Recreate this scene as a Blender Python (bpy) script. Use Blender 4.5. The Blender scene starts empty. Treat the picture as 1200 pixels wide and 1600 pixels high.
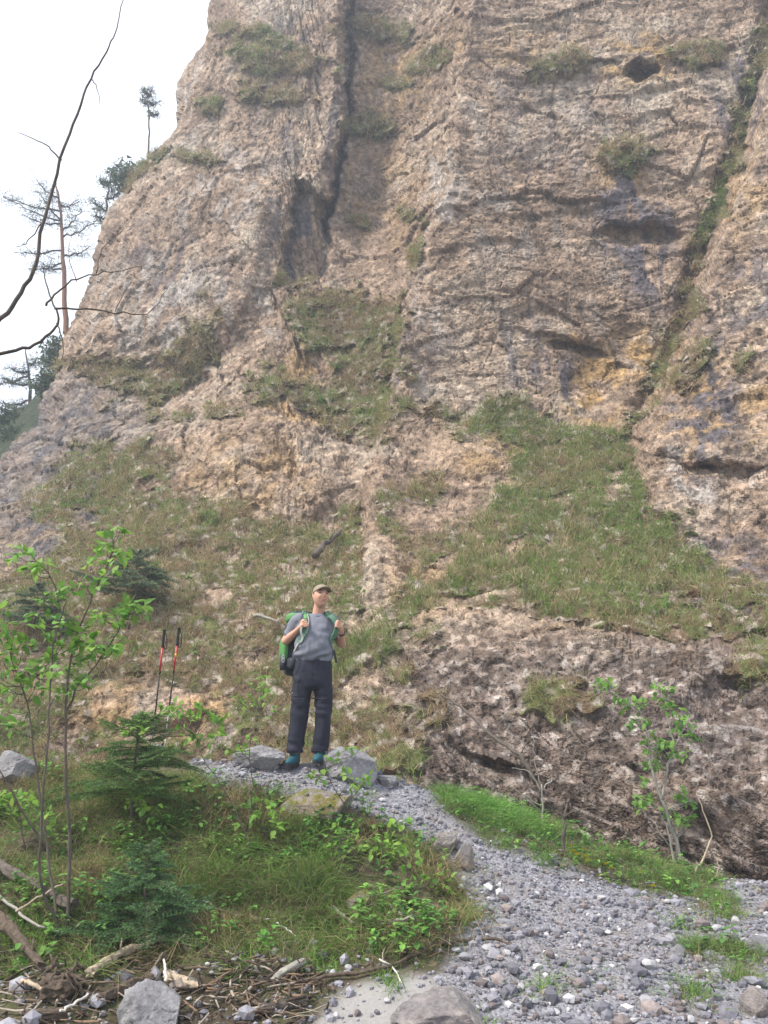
import bpy, bmesh, math, random
import numpy as np
from mathutils import Vector, Matrix, Euler
from mathutils.bvhtree import BVHTree
R = math.radians
rng = np.random.default_rng(7)
random.seed(7)
sc = bpy.context.scene
col = sc.collection

# ------------------------------------------------------------------ camera, sky, sun, exposure
F = 1250.0                      # focal length in photo pixels (1200 x 1600)
PITCH = R(14)
CAM = np.array([0.0, 0.0, 1.6])
cd = bpy.data.cameras.new('camera')
cam = bpy.data.objects.new('camera', cd); col.objects.link(cam)
cam.location = CAM; cam.rotation_euler = (R(90) + PITCH, 0, 0)
cd.sensor_fit = 'VERTICAL'; cd.sensor_height = 24.0; cd.lens = 24.0 * F / 1600.0
cd.clip_start = 0.05; cd.clip_end = 2000
sc.camera = cam

SUN_EL, SUN_AZ = R(52), R(-112)      # azimuth from +Y towards +X: left and behind the camera
w = bpy.data.worlds.new('World'); sc.world = w; w.use_nodes = True
nt = w.node_tree; nt.nodes.clear()
wo = nt.nodes.new('ShaderNodeOutputWorld'); bg = nt.nodes.new('ShaderNodeBackground')
sky = nt.nodes.new('ShaderNodeTexSky'); sky.sky_type = 'NISHITA'; sky.sun_disc = False
sky.sun_elevation = SUN_EL; sky.sun_rotation = SUN_AZ
sky.air_density = 1.0; sky.dust_density = 6.0; sky.ozone_density = 1.0; sky.altitude = 700
mx = nt.nodes.new('ShaderNodeMix'); mx.data_type = 'RGBA'
mx.inputs[0].default_value = 0.72
mx.inputs[7].default_value = (8.6, 9.0, 9.8, 1)      # thin bright cloud veil over the blue
nt.links.new(sky.outputs[0], mx.inputs[6]); nt.links.new(mx.outputs[2], bg.inputs[0])
bg.inputs[1].default_value = 0.10
nt.links.new(bg.outputs[0], wo.inputs[0])
sd = bpy.data.lights.new('sun', 'SUN'); sun = bpy.data.objects.new('sun', sd); col.objects.link(sun)
sd.energy = 3.0; sd.angle = R(7); sd.color = (1.0, 0.93, 0.83)
sdir = Vector((math.sin(SUN_AZ) * math.cos(SUN_EL), math.cos(SUN_AZ) * math.cos(SUN_EL), math.sin(SUN_EL)))
sun.rotation_euler = sdir.to_track_quat('Z', 'Y').to_euler(); sun.location = (-20, -20, 40)
sc.view_settings.view_transform = 'Standard'; sc.view_settings.look = 'None'
sc.view_settings.gamma = 1.0; sc.view_settings.use_curve_mapping = False
sc.view_settings.exposure = 1.0
sc.cycles.max_bounces = 3; sc.cycles.diffuse_bounces = 2; sc.cycles.glossy_bounces = 1; sc.cycles.transmission_bounces = 2; sc.cycles.transparent_max_bounces = 4

# ------------------------------------------------------------------ numeric helpers
CP, SP = math.cos(PITCH), math.sin(PITCH)
def P(px, py, Y):
    """world point seen at photo pixel (px,py) at ground distance Y"""
    px, py, Y = np.broadcast_arrays(np.asarray(px, float), np.asarray(py, float), np.asarray(Y, float))
    a = (px - 600) / F; b = -(py - 800) / F
    dy = CP - b * SP; dz = SP + b * CP
    return np.stack([a * Y / dy, Y + 0 * a, CAM[2] + dz * Y / dy], -1)
def pix(p):
    q = p - CAM
    z = q[..., 1] * CP + q[..., 2] * SP
    return 600 + F * q[..., 0] / z, 800 - F * (q[..., 2] * CP - q[..., 1] * SP) / z
def ppm(Y): return F / Y
def hsh(ix, iy, iz, s):
    h = (ix.astype(np.int64) * 374761393 + iy.astype(np.int64) * 668265263 + iz.astype(np.int64) * 2147483647 + s * 974634541) & 0xffffffff
    h = ((h ^ (h >> 13)) * 1274126177) & 0xffffffff
    h = ((h ^ (h >> 16)) * 2246822519) & 0xffffffff
    return h ^ (h >> 15)
def noise(p, s=0):
    p = np.asarray(p, np.float32); i = np.floor(p); f = p - i
    i = i.astype(np.int64); u = f * f * f * (f * (f * 6 - 15) + 10); out = 0
    for dx in (0, 1):
        wx = u[:, 0] if dx else 1 - u[:, 0]
        for dy in (0, 1):
            wy = u[:, 1] if dy else 1 - u[:, 1]
            for dz in (0, 1):
                wz = u[:, 2] if dz else 1 - u[:, 2]
                h = hsh(i[:, 0] + dx, i[:, 1] + dy, i[:, 2] + dz, s)
                gx = (h & 1023) / 511.5 - 1; gy = ((h >> 10) & 1023) / 511.5 - 1; gz = ((h >> 20) & 1023) / 511.5 - 1
                out = out + wx * wy * wz * (gx * (f[:, 0] - dx) + gy * (f[:, 1] - dy) + gz * (f[:, 2] - dz))
    return out * 1.5
def fbm(p, o=4, s=0, g=0.5, l=2.03):
    a = 1; t = 0
    for k in range(o):
        t = t + a * noise(p * (l ** k) + 17.3 * k, s + k); a *= g
    return t
def voro(p, s=0):
    p = np.asarray(p, np.float32); i = np.floor(p).astype(np.int64); f = p - i
    d1 = np.full(len(p), 9.0, np.float32); d2 = d1.copy(); idr = np.zeros(len(p), np.float32)
    for dx in (-1, 0, 1):
        for dy in (-1, 0, 1):
            for dz in (-1, 0, 1):
                h = hsh(i[:, 0] + dx, i[:, 1] + dy, i[:, 2] + dz, s)
                x = dx + (h & 1023) / 1023 - f[:, 0]; y = dy + ((h >> 10) & 1023) / 1023 - f[:, 1]; z = dz + ((h >> 20) & 1023) / 1023 - f[:, 2]
                d = np.sqrt(x * x + y * y + z * z).astype(np.float32)
                m = d < d1
                d2 = np.where(m, d1, np.minimum(d2, d)); idr = np.where(m, ((h >> 5) & 4095) / 4095, idr); d1 = np.where(m, d, d1)
    return d1, d2, idr
def facet(p, s=0):
    """Voronoi blocks: per-block offset (-.5..5), distance along a random tilt of the block's face, edge distance, block id"""
    p = np.asarray(p, np.float32); i = np.floor(p).astype(np.int64); f = p - i
    d1 = np.full(len(p), 9.0, np.float32); d2 = d1.copy(); hb = np.zeros(len(p), np.int64); v = np.zeros((3, len(p)), np.float32)
    for dx in (-1, 0, 1):
        for dy in (-1, 0, 1):
            for dz in (-1, 0, 1):
                h = hsh(i[:, 0] + dx, i[:, 1] + dy, i[:, 2] + dz, s)
                x = dx + (h & 1023) / 1023 - f[:, 0]; y = dy + ((h >> 10) & 1023) / 1023 - f[:, 1]; z = dz + ((h >> 20) & 1023) / 1023 - f[:, 2]
                d = (x * x + y * y + z * z).astype(np.float32); m = d < d1
                d2 = np.where(m, d1, np.minimum(d2, d)); d1 = np.where(m, d, d1); hb = np.where(m, h, hb)
                for k, q in enumerate((x, y, z)): v[k] = np.where(m, q, v[k])
    g = hsh(hb, hb >> 7, hb >> 13, s + 77)
    tl = ((g & 1023) / 511.5 - 1) * v[0] + (((g >> 10) & 1023) / 511.5 - 1) * v[1] + (((g >> 20) & 1023) / 511.5 - 1) * v[2]
    return ((hb >> 5) & 4095) / 4095 - .5, tl, np.sqrt(d2) - np.sqrt(d1), ((g >> 3) & 4095) / 4095
def sst(a, b, x):
    t = np.clip((x - a) / (b - a), 0, 1); return t * t * (3 - 2 * t)
def sdpoly(px, py, poly):
    """signed distance to polygon, negative inside"""
    pl = np.asarray(poly, float); d = np.full(px.shape, 1e9); ins = np.zeros(px.shape, bool); n = len(pl)
    for k in range(n):
        a = pl[k]; b = pl[(k + 1) % n]; e = b - a
        t = np.clip(((px - a[0]) * e[0] + (py - a[1]) * e[1]) / (e @ e), 0, 1)
        d = np.minimum(d, np.hypot(px - a[0] - t * e[0], py - a[1] - t * e[1]))
        c = ((a[1] > py) != (b[1] > py))
        with np.errstate(divide='ignore', invalid='ignore'):
            ins ^= c & (px < (b[0] - a[0]) * (py - a[1]) / (b[1] - a[1] + 1e-12) + a[0])
    return np.where(ins, -d, d)
def sdline(px, py, pts):
    pl = np.asarray(pts, float); d = np.full(px.shape, 1e9)
    for k in range(len(pl) - 1):
        a = pl[k]; e = pl[k + 1] - a
        t = np.clip(((px - a[0]) * e[0] + (py - a[1]) * e[1]) / (e @ e), 0, 1)
        d = np.minimum(d, np.hypot(px - a[0] - t * e[0], py - a[1] - t * e[1]))
    return d
def blob(px, py, cx, cy, rx, ry, ang=0):
    c, s = math.cos(R(ang)), math.sin(R(ang)); x = px - cx; y = py - cy
    return np.hypot((x * c + y * s) / rx, (-x * s + y * c) / ry)      # <1 inside
class TPS:
    def __init__(s, xy, v, lam=1e-4):
        s.c = np.asarray(xy, float); n = len(s.c)
        K = s.k(s.c) + lam * np.eye(n); Q = np.c_[np.ones(n), s.c]
        A = np.block([[K, Q], [Q.T, np.zeros((3, 3))]])
        s.w = np.linalg.solve(A, np.r_[np.asarray(v, float), 0, 0, 0])
    def k(s, x):
        d2 = ((x[:, None] - s.c[None]) ** 2).sum(-1); return 0.5 * d2 * np.log(d2 + 1e-9)
    def __call__(s, x):
        x = np.asarray(x, float); o = np.empty(len(x))
        for i in range(0, len(x), 40000):
            q = x[i:i + 40000]; o[i:i + 40000] = s.k(q) @ s.w[:len(s.c)] + np.c_[np.ones(len(q)), q] @ s.w[len(s.c):]
        return o

# ------------------------------------------------------------------ object helpers
def tag(o, label=None, cat=None, group=None, kind=None):
    if label: o['label'] = label
    if cat: o['category'] = cat
    if group: o['group'] = group
    if kind: o['kind'] = kind
    return o
def mesh(name, V, faces, smooth=False, attrs=None):
    """faces: list of (n,k) index arrays"""
    V = np.asarray(V, np.float32); me = bpy.data.meshes.new(name)
    if isinstance(faces, np.ndarray): faces = [faces]
    faces = [f for f in faces if len(f)]
    idx = np.concatenate([f.ravel() for f in faces]).astype(np.int32)
    tot = np.concatenate([np.full(len(f), f.shape[1]) for f in faces]).astype(np.int32)
    st = np.concatenate([[0], np.cumsum(tot)[:-1]]).astype(np.int32)
    me.vertices.add(len(V)); me.vertices.foreach_set('co', V.ravel())
    me.loops.add(len(idx)); me.loops.foreach_set('vertex_index', idx)
    me.polygons.add(len(tot)); me.polygons.foreach_set('loop_start', st)
    try: me.polygons.foreach_set('loop_total', tot)
    except Exception: pass
    me.polygons.foreach_set('use_smooth', np.full(len(tot), bool(smooth)))
    me.update(calc_edges=True); me.validate()
    for k, v in (attrs or {}).items():
        v = np.asarray(v, np.float32)
        if v.ndim == 1:
            a = me.attributes.new(k, 'FLOAT', 'POINT'); a.data.foreach_set('value', v)
        else:
            a = me.attributes.new(k, 'FLOAT_COLOR', 'POINT'); a.data.foreach_set('color', np.c_[v, np.ones(len(v))].astype(np.float32).ravel())
    return me
def link(name, me, mat=None, parent=None):
    o = bpy.data.objects.new(name, me); col.objects.link(o)
    if mat is not None and len(me.materials) == 0: me.materials.append(mat)
    if parent is not None: o.parent = parent
    return o
def thing(name, label, cat, loc=(0, 0, 0), group=None):
    o = bpy.data.objects.new(name, None); col.objects.link(o); o.location = Vector([float(c) for c in loc]); o.empty_display_size = 0.1
    return tag(o, label, cat, group)
class MB:
    def __init__(s): s.v = []; s.f3 = []; s.f4 = []; s.n = 0; s.c = []
    def add(s, V, f3=None, f4=None, c=None):
        V = np.asarray(V, float)
        if f3 is not None and len(f3): s.f3.append(np.asarray(f3) + s.n)
        if f4 is not None and len(f4): s.f4.append(np.asarray(f4) + s.n)
        s.v.append(V); s.n += len(V)
        if c is not None: s.c.append(np.broadcast_to(np.asarray(c, float), (len(V), 3)))
        return s
    def tube(s, pts, rad, k=7, cap=True, c=None):
        V, f4, f3 = tube(pts, rad, k, cap); return s.add(V, f3, f4, c)
    def me(s, name, smooth=False, off=(0, 0, 0)):
        fs = []
        if s.f3: fs.append(np.concatenate(s.f3))
        if s.f4: fs.append(np.concatenate(s.f4))
        at = {'col': np.concatenate(s.c)} if s.c else None
        return mesh(name, np.concatenate(s.v) - np.asarray(off, float), fs, smooth, at)
    def build(s, name, mat, parent=None, smooth=False):
        off = parent.matrix_basis.translation if parent is not None else (0, 0, 0)
        if parent is not None and parent.parent is not None: off = parent.parent.matrix_basis.translation + off
        return link(name, s.me(name, smooth, off), mat, parent)
def tube(pts, rad, k=7, cap=True, flat=1.0):
    pts = np.asarray(pts, float); n = len(pts); rad = np.broadcast_to(np.asarray(rad, float), (n,))
    t = np.gradient(pts, axis=0); t /= np.linalg.norm(t, axis=1, keepdims=True) + 1e-9
    ref = np.array([0.0, 0, 1]) if abs(t[0, 2]) < 0.9 else np.array([1.0, 0, 0])
    u = np.cross(t[0], ref); u /= np.linalg.norm(u); U = []
    for i in range(n):
        u = u - t[i] * (u @ t[i]); u /= np.linalg.norm(u) + 1e-9; U.append(u)
    U = np.array(U); W = np.cross(t, U)
    a = np.linspace(0, 2 * math.pi, k, endpoint=False)
    V = pts[:, None] + rad[:, None, None] * (np.cos(a)[None, :, None] * U[:, None] + flat * np.sin(a)[None, :, None] * W[:, None])
    i = np.arange(n - 1)[:, None] * k; j = np.arange(k)[None]; j2 = (j + 1) % k
    f4 = np.stack([i + j, i + j2, i + k + j2, i + k + j], -1).reshape(-1, 4)
    V = V.reshape(-1, 3); f3 = np.zeros((0, 3), int)
    if cap:
        V = np.r_[V, pts[:1], pts[-1:]]; a = np.arange(k); b = (a + 1) % k; m = n * k
        f3 = np.r_[np.c_[b, a, np.full(k, m)], np.c_[(n - 1) * k + a, (n - 1) * k + b, np.full(k, m + 1)]]
    return V, f4, f3
def smooth_path(pts, m=4, jit=0.0, r=None):
    """Catmull-Rom through points (any dimension)"""
    p = np.asarray(pts, float); q = np.r_[[2 * p[0] - p[1]], p, [2 * p[-1] - p[-2]]]; out = []
    for i in range(1, len(q) - 2):
        for t in np.linspace(0, 1, m, endpoint=False):
            out.append(0.5 * (2 * q[i] + (q[i + 1] - q[i - 1]) * t + (2 * q[i - 1] - 5 * q[i] + 4 * q[i + 1] - q[i + 2]) * t * t + (3 * q[i] - q[i - 1] - 3 * q[i + 1] + q[i + 2]) * t ** 3))
    out.append(p[-1]); out = np.array(out)
    if jit: out[1:-1, :3] += rng.normal(0, jit, (len(out) - 2, 3))
    return out
def blades(mb, p, d, ln, wd, bend, c, tipc=None):
    """vectorised grass blades: root p, direction d (unit), length, width, bend vector at the tip, colour"""
    n = len(p); s = np.cross(d, rng.normal(0, 1, (n, 3))); s /= np.linalg.norm(s, axis=1, keepdims=True) + 1e-9
    ln = ln[:, None]; wd = wd[:, None]
    m = p + d * ln * 0.55 + bend * ln * 0.18
    t = p + d * ln * 0.85 + bend * ln * 0.75
    V = np.stack([p - s * wd * .5, p + s * wd * .5, m - s * wd * .36, m + s * wd * .36, t], 1).reshape(-1, 3)
    b = np.arange(n)[:, None] * 5
    f3 = b + np.array([[2, 3, 4]]); f4 = b + np.array([[0, 1, 3, 2]])
    cc = np.repeat(c, 5, 0)
    mb.add(V, f3, f4, cc)

# ------------------------------------------------------------------ material helpers
class NT:
    def __init__(s, name):
        s.m = bpy.data.materials.new(name); s.m.use_nodes = True; s.t = s.m.node_tree; s.t.nodes.clear()
        s.out = s.t.nodes.new('ShaderNodeOutputMaterial')
        s.b = s.t.nodes.new('ShaderNodeBsdfPrincipled'); s.t.links.new(s.b.outputs[0], s.out.inputs[0])
        s.b.inputs['Roughness'].default_value = 0.9; s.b.inputs['Specular IOR Level'].default_value = 0.25
        s.co = s.t.nodes.new('ShaderNodeTexCoord').outputs['Object']
    def set(s, sock, v):
        if hasattr(v, 'is_output') and v.is_output: s.t.links.new(v, sock)
        elif isinstance(v, (tuple, list)) and len(v) == 3 and sock.type == 'RGBA': sock.default_value = (*v, 1)
        else: sock.default_value = v
    def mapc(s, scale=(1, 1, 1), rot=(0, 0, 0), co=None):
        n = s.t.nodes.new('ShaderNodeMapping'); s.t.links.new(co or s.co, n.inputs[0])
        n.inputs['Scale'].default_value = scale; n.inputs['Rotation'].default_value = rot; return n.outputs[0]
    def noise(s, scale, detail=5, rough=0.55, co=None, dist=0.0, color=False):
        n = s.t.nodes.new('ShaderNodeTexNoise'); s.t.links.new(co or s.co, n.inputs['Vector'])
        n.inputs['Scale'].default_value = scale; n.inputs['Detail'].default_value = detail; n.inputs['Roughness'].default_value = rough
        n.inputs['Distortion'].default_value = dist
        return n.outputs['Color' if color else 'Fac']
    def voro(s, scale, out='Distance', feat='F1', co=None):
        n = s.t.nodes.new('ShaderNodeTexVoronoi'); n.feature = feat; s.t.links.new(co or s.co, n.inputs['Vector']); n.inputs['Scale'].default_value = scale
        return n.outputs[out]
    def ramp(s, fac, stops):
        n = s.t.nodes.new('ShaderNodeValToRGB'); s.set(n.inputs[0], fac); e = n.color_ramp.elements
        while len(e) < len(stops): e.new(0.5)
        for el, (p, c) in zip(e, stops):
            el.position = p; el.color = (*c, 1) if isinstance(c, tuple) else (c, c, c, 1)
        return n.outputs[0]
    def mix(s, fac, a, b, mode='MIX'):
        n = s.t.nodes.new('ShaderNodeMix'); n.data_type = 'RGBA'; n.blend_type = mode
        s.set(n.inputs[0], fac); s.set(n.inputs[6], a); s.set(n.inputs[7], b); return n.outputs[2]
    def math(s, op, a, b=0.0, c=None, clamp=False):
        n = s.t.nodes.new('ShaderNodeMath'); n.operation = op; n.use_clamp = clamp; s.set(n.inputs[0], a); s.set(n.inputs[1], b)
        if c is not None: s.set(n.inputs[2], c)
        return n.outputs[0]
    def attr(s, name, out='Fac'):
        n = s.t.nodes.new('ShaderNodeAttribute'); n.attribute_name = name; return n.outputs[out]
    def rand(s):
        return s.t.nodes.new('ShaderNodeObjectInfo').outputs['Random']
    def bump(s, h, strength=0.5, dist=0.02, nrm=None):
        n = s.t.nodes.new('ShaderNodeBump'); n.inputs['Strength'].default_value = strength; n.inputs['Distance'].default_value = dist
        s.t.links.new(h, n.inputs['Height'])
        if nrm is not None: s.t.links.new(nrm, n.inputs['Normal'])
        return n.outputs[0]
    def fin(s, c=None, nrm=None, rough=None, spec=None, transl=None):
        if c is not None: s.set(s.b.inputs['Base Color'], c)
        if nrm is not None: s.set(s.b.inputs['Normal'], nrm)
        if rough is not None: s.set(s.b.inputs['Roughness'], rough)
        if spec is not None: s.b.inputs['Specular IOR Level'].default_value = spec
        if transl:
            tr = s.t.nodes.new('ShaderNodeBsdfTranslucent'); s.set(tr.inputs[0], c)
            ad = s.t.nodes.new('ShaderNodeMixShader'); ad.inputs[0].default_value = transl
            s.t.links.new(s.b.outputs[0], ad.inputs[1]); s.t.links.new(tr.outputs[0], ad.inputs[2]); s.t.links.new(ad.outputs[0], s.out.inputs[0])
        return s.m
M = {}
# conglomerate limestone of the cliff
n = NT('cliff_rock')
f1 = n.noise(4.6, 4, 0.80)
c = n.mix(1.0, n.attr('col', 'Color'), n.ramp(f1, [(.34, .42), (.44, .82), (.52, 1.02), (.60, 1.18), (.70, 1.6)]), 'MULTIPLY')
M['rock'] = n.fin(c, n.bump(f1, 1.0, 0.13), 0.93, 0.12)
# ground sheet: gravel / soil / sand by attribute
n = NT('ground_earth')
soil = n.mix(n.ramp(n.noise(5, 7, .7), [(.4, 0.0), (.62, 1.0)]), (.075, .057, .04), (.07, .08, .032))
soil = n.mix(n.ramp(n.noise(22, 6, .7), [(.5, 0.0), (.7, .7)]), soil, (.21, .17, .12))
gco = n.ramp(n.voro(55, 'Color'), [(0, (.15, .15, .17)), (.5, (.25, .25, .28)), (1, (.36, .36, .39))])
gco = n.mix(n.ramp(n.noise(2.2, 5, .6), [(.4, 0.0), (.7, .5)]), gco, (.22, .19, .16))
c = n.mix(n.attr('gravel'), soil, gco)
c = n.mix(n.attr('sand'), c, n.mix(n.noise(30, 6, .7), (.25, .24, .235), (.38, .365, .35)))
h = n.math('ADD', n.math('MULTIPLY', n.voro(55), n.math('MULTIPLY', n.attr('gravel'), -1.0)), n.noise(35, 7, .7))
M['ground'] = n.fin(c, n.bump(h, 0.8, 0.02), 0.95, 0.15)
n = NT('grey_boulder')
c = n.ramp(n.noise(3.5, 8, .68), [(.30, (.13, .126, .132)), (.5, (.235, .23, .238)), (.72, (.35, .34, .345))])
c = n.mix(1.0, c, n.ramp(n.noise(38, 7, .75), [(.3, .6), (.5, 1.0), (.7, 1.3)]), 'MULTIPLY')
up = n.t.nodes.new('ShaderNodeNewGeometry')
sx = n.t.nodes.new('ShaderNodeSeparateXYZ'); n.t.links.new(up.outputs['Normal'], sx.inputs[0])
ms = n.math('MULTIPLY', n.attr('moss'), n.math('MULTIPLY', n.ramp(n.noise(9, 6, .7), [(.42, 0.0), (.55, 1.0)]), n.ramp(sx.outputs[2], [(.25, 0.0), (.7, 1.0)])))
c = n.mix(ms, c, n.mix(n.noise(40, 5), (.10, .125, .028), (.19, .175, .05)))
c = n.mix(n.math('MULTIPLY', n.attr('tan'), n.ramp(n.noise(2.0, 5), [(.35, .3), (.6, 1.0)])), c, n.mix(1.0, c, (1.0, .80, .62), 'MULTIPLY'))
M['boulder'] = n.fin(c, n.bump(n.noise(26, 9, .72), .8, .025), .9, .2)
n = NT('gravel_stone')
c = n.mix(1.0, n.attr('col', 'Color'), n.ramp(n.noise(45, 5, .7), [(.3, .78), (.7, 1.2)]), 'MULTIPLY')
M['gravel'] = n.fin(c, n.bump(n.noise(70, 5, .7), .4, .006), .85, .25)
n = NT('cobble_stone')
c = n.mix(n.rand(), (.27, .27, .295), (.50, .49, .49))
c = n.mix(1.0, c, n.ramp(n.noise(30, 6, .7), [(.3, .7), (.7, 1.15)]), 'MULTIPLY')
M['cobble'] = n.fin(c, n.bump(n.noise(50, 5, .7), .4, .006), .85, .25)
n = NT('grass_blade')
M['grass'] = n.fin(n.attr('col', 'Color'), None, .7, .2, transl=.3)
def leafmat(name, a, b, tr=.42):
    n = NT(name); c = n.mix(n.rand(), a, b); c = n.mix(1.0, c, n.ramp(n.noise(40, 3), [(.3, .85), (.7, 1.12)]), 'MULTIPLY')
    return n.fin(c, None, .5, .35, transl=tr)
M['leaf'] = leafmat('fresh_leaf', (.13, .30, .05), (.30, .47, .09), .5)
M['leaf2'] = leafmat('sapling_leaf', (.12, .28, .05), (.24, .41, .085), .5)
n = NT('foliage_mass'); M['foliage'] = n.fin(n.attr('col', 'Color'), None, .6, .25, transl=.3)
def bark(name, a, b, sc_=(18, 18, 5), bmp=.5):
    n = NT(name); f = n.noise(1.0, 7, .7, n.mapc(sc_)); c = n.ramp(f, [(.3, a), (.7, b)])
    return n.fin(c, n.bump(f, bmp, .01), .88, .2)
M['bark'] = bark('grey_brown_bark', (.055, .044, .037), (.165, .14, .118), (30, 30, 9), .8)
M['bark_pale'] = bark('pale_grey_bark', (.20, .19, .165), (.38, .36, .315))
M['bark_red'] = bark('reddish_pine_bark', (.16, .075, .045), (.32, .17, .10))
M['wood'] = bark('weathered_wood', (.26, .20, .14), (.52, .43, .32), (40, 40, 8), .3)
M['wood_dark'] = bark('damp_dead_wood', (.045, .034, .027), (.16, .122, .09), (40, 40, 12), .9)
M['wood_white'] = bark('bleached_wood', (.45, .42, .37), (.68, .64, .58), (40, 40, 8), .3)
def plain(name, a, b=None, scale=60, rough=.8, spec=.3, bmp=.25, bd=.002):
    n = NT(name); f = n.noise(scale, 4, .6); c = n.mix(f, a, b or tuple(x * .8 for x in a))
    return n.fin(c, n.bump(f, bmp, bd), rough, spec)
M['skin'] = plain('sunned_skin', (.62, .36, .26), (.50, .26, .18), 40, .55, .35, .15)
M['lips'] = plain('lips', (.45, .20, .17), None, 40, .5)
M['hair'] = plain('short_grey_hair', (.16, .13, .11), (.07, .06, .05), 200, .8)
M['eye'] = plain('eye', (.05, .035, .03), (.10, .08, .07), 40, .3)
M['shirt'] = plain('grey_shirt_knit', (.205, .215, .255), (.165, .175, .21), 180, .9, .1, .35)
M['trouser'] = plain('navy_trouser_cloth', (.022, .024, .040), (.016, .018, .030), 120, .75, .25, .3)
M['cap'] = plain('beige_cap_cloth', (.30, .255, .19), (.25, .21, .155), 160, .9, .1)
M['cap_dark'] = plain('cap_brim_underside', (.14, .115, .09), None, 160, .9, .1)
M['teal'] = plain('teal_boot_fabric', (.02, .10, .13), (.015, .07, .095), 90, .7)
M['black'] = plain('black_rubber', (.018, .018, .02), (.03, .03, .032), 90, .6)
M['khaki'] = plain('khaki_gaiter', (.20, .16, .10), None, 120, .9)
M['pack_green'] = plain('bright_green_nylon', (.10, .27, .085), (.075, .21, .065), 90, .6)
M['pack_dark'] = plain('dark_slate_nylon', (.035, .045, .055), (.025, .03, .04), 90, .6)
M['strap'] = plain('sage_strap_mesh', (.10, .20, .14), (.07, .15, .10), 140, .8)
M['web'] = plain('pale_grey_webbing', (.42, .43, .42), (.34, .35, .34), 160, .8)
M['steel'] = plain('bright_metal', (.5, .5, .52), None, 90, .35, .5)
M['red'] = plain('red_pole_enamel', (.50, .035, .04), (.42, .03, .035), 60, .35, .5, .05)
M['yellow'] = plain('yellow_print', (.75, .45, .04), None, 60, .5)
M['petal'] = plain('yellow_petal', (.88, .74, .03), (.80, .62, .02), 60, .6)
# ------------------------------------------------------------------ ground sheet (mound, path, gravel apron)
gc = [(600,1600,4.7),(1100,1595,4.8),(1300,1590,4.9),(200,1600,4.6),(0,1600,4.6),(-200,1590,4.8),
      (900,1450,6.0),(1100,1460,6.1),(1300,1450,6.3),(1150,1392,7.4),(1320,1385,7.6),(1000,1345,8.0),(850,1292,8.35),(750,1258,8.6),
      (480,1197,8.0),(560,1212,8.0),(640,1240,7.9),(700,1300,7.2),(760,1360,6.75),(330,1192,8.1),(200,1190,8.2),(80,1195,8.2),(-80,1200,8.2),
      (600,1300,7.0),(560,1370,6.35),(480,1290,6.95),(350,1320,6.7),(200,1290,6.8),(60,1310,6.6),(-80,1320,6.6),
      (640,1430,5.85),(690,1490,5.4),(560,1470,5.5),(420,1440,5.75),(420,1520,5.15),(250,1420,5.8),(250,1500,5.2),(80,1440,5.6),(80,1520,5.05),(-100,1450,5.6),(-100,1530,5.1),
      (800,1540,5.1),(1000,1540,5.15)]
gp = np.array([P(*c) for c in gc])
extra = np.array([[-3.5, 9.6, .75], [0, 9.5, .72], [-1, 9.3, .8], [2, 9.8, .3], [-6, 9.5, .8], [4, 9.6, .05], [7, 9, 0], [-3, 11, .5], [0, 11, .45], [3, 11, .2], [6, 11.5, 0], [-6, 11.5, .5], [-7, 7, .6], [8, 6, .05],
                  [0, 3, -.03], [-3, 3, 0], [3, 3, -.03], [0, 0, 0], [-5, 0, 0], [5, 0, 0], [-7, 4.5, .1], [7.5, 3.5, 0], [0, -4, 0], [-7, -4, 0], [7, -4, 0]])
gp = np.r_[gp, extra]
GT = TPS(gp[:, :2], gp[:, 2], 2e-3)
def gbase(x, y):
    x = np.asarray(x, float).ravel(); y = np.asarray(y, float).ravel()
    xc = np.clip(x, -8.5, 8.5); yc = np.clip(y, -5, 12)
    return GT(np.c_[xc, yc])
GRAV = [(300,1190),(440,1193),(600,1213),(690,1238),(712,1285),(840,1338),(900,1362),(960,1374),(1060,1406),(1145,1375),(1200,1350),(1500,1330),(1500,1900),(560,1900),(640,1600),(700,1500),(745,1440),(695,1345),(610,1300),(560,1262),(430,1240),(330,1218)]
GRASSP = [[(690,1240),(760,1242),(860,1292),(960,1335),(1100,1365),(1145,1400),(1142,1440),(1060,1425),(980,1385),(900,1372),(800,1335),(700,1268)],
          [(1055,1440),(1120,1470),(1210,1500),(1215,1540),(1130,1530),(1070,1480)], [(1040,1600),(1080,1540),(1100,1545),(1090,1610)]]
SAND = [(470,1620),(500,1570),(560,1545),(640,1530),(690,1530),(640,1640)]
def gmasks(px, py, p):
    w = 9 * fbm(np.c_[p[:, :2] * 2.2, p[:, 2]], 3, 5); a = px + w; b = py + 9 * fbm(np.c_[p[:, :2] * 2.2, p[:, 2] + 9], 3, 8)
    g = sst(10, -8, sdpoly(a, b, GRAV))
    gr = np.zeros(len(px))
    for q in GRASSP: gr = np.maximum(gr, sst(8, -8, sdpoly(a, b, q)))
    s = sst(12, -12, sdpoly(a, b, SAND))
    return g * (1 - .25 * gr), gr, s
def axis(lo, hi, step, far):
    core = np.arange(lo, hi + step, step); k = np.array([.1, .25, .5, 1, 2, 4, 8, 16, 32, far])
    return np.r_[(lo - k)[::-1], core, hi + k]
gx = axis(-6.5, 6.5, 0.032, 60); gy = axis(2.6, 10.2, 0.031, 60)
GX, GY = np.meshgrid(gx, gy); gxy = np.c_[GX.ravel(), GY.ravel()]
gz = gbase(gxy[:, 0], gxy[:, 1])
pg = np.c_[gxy, gz]
far_ = np.maximum(0, np.hypot(np.maximum(np.abs(gxy[:, 0]) - 7, 0), np.maximum(np.maximum(-gxy[:, 1] - 3, gxy[:, 1] - 13), 0)))
gz = np.where(far_ > 0, gz * np.exp(-far_ / 10), gz)
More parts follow.
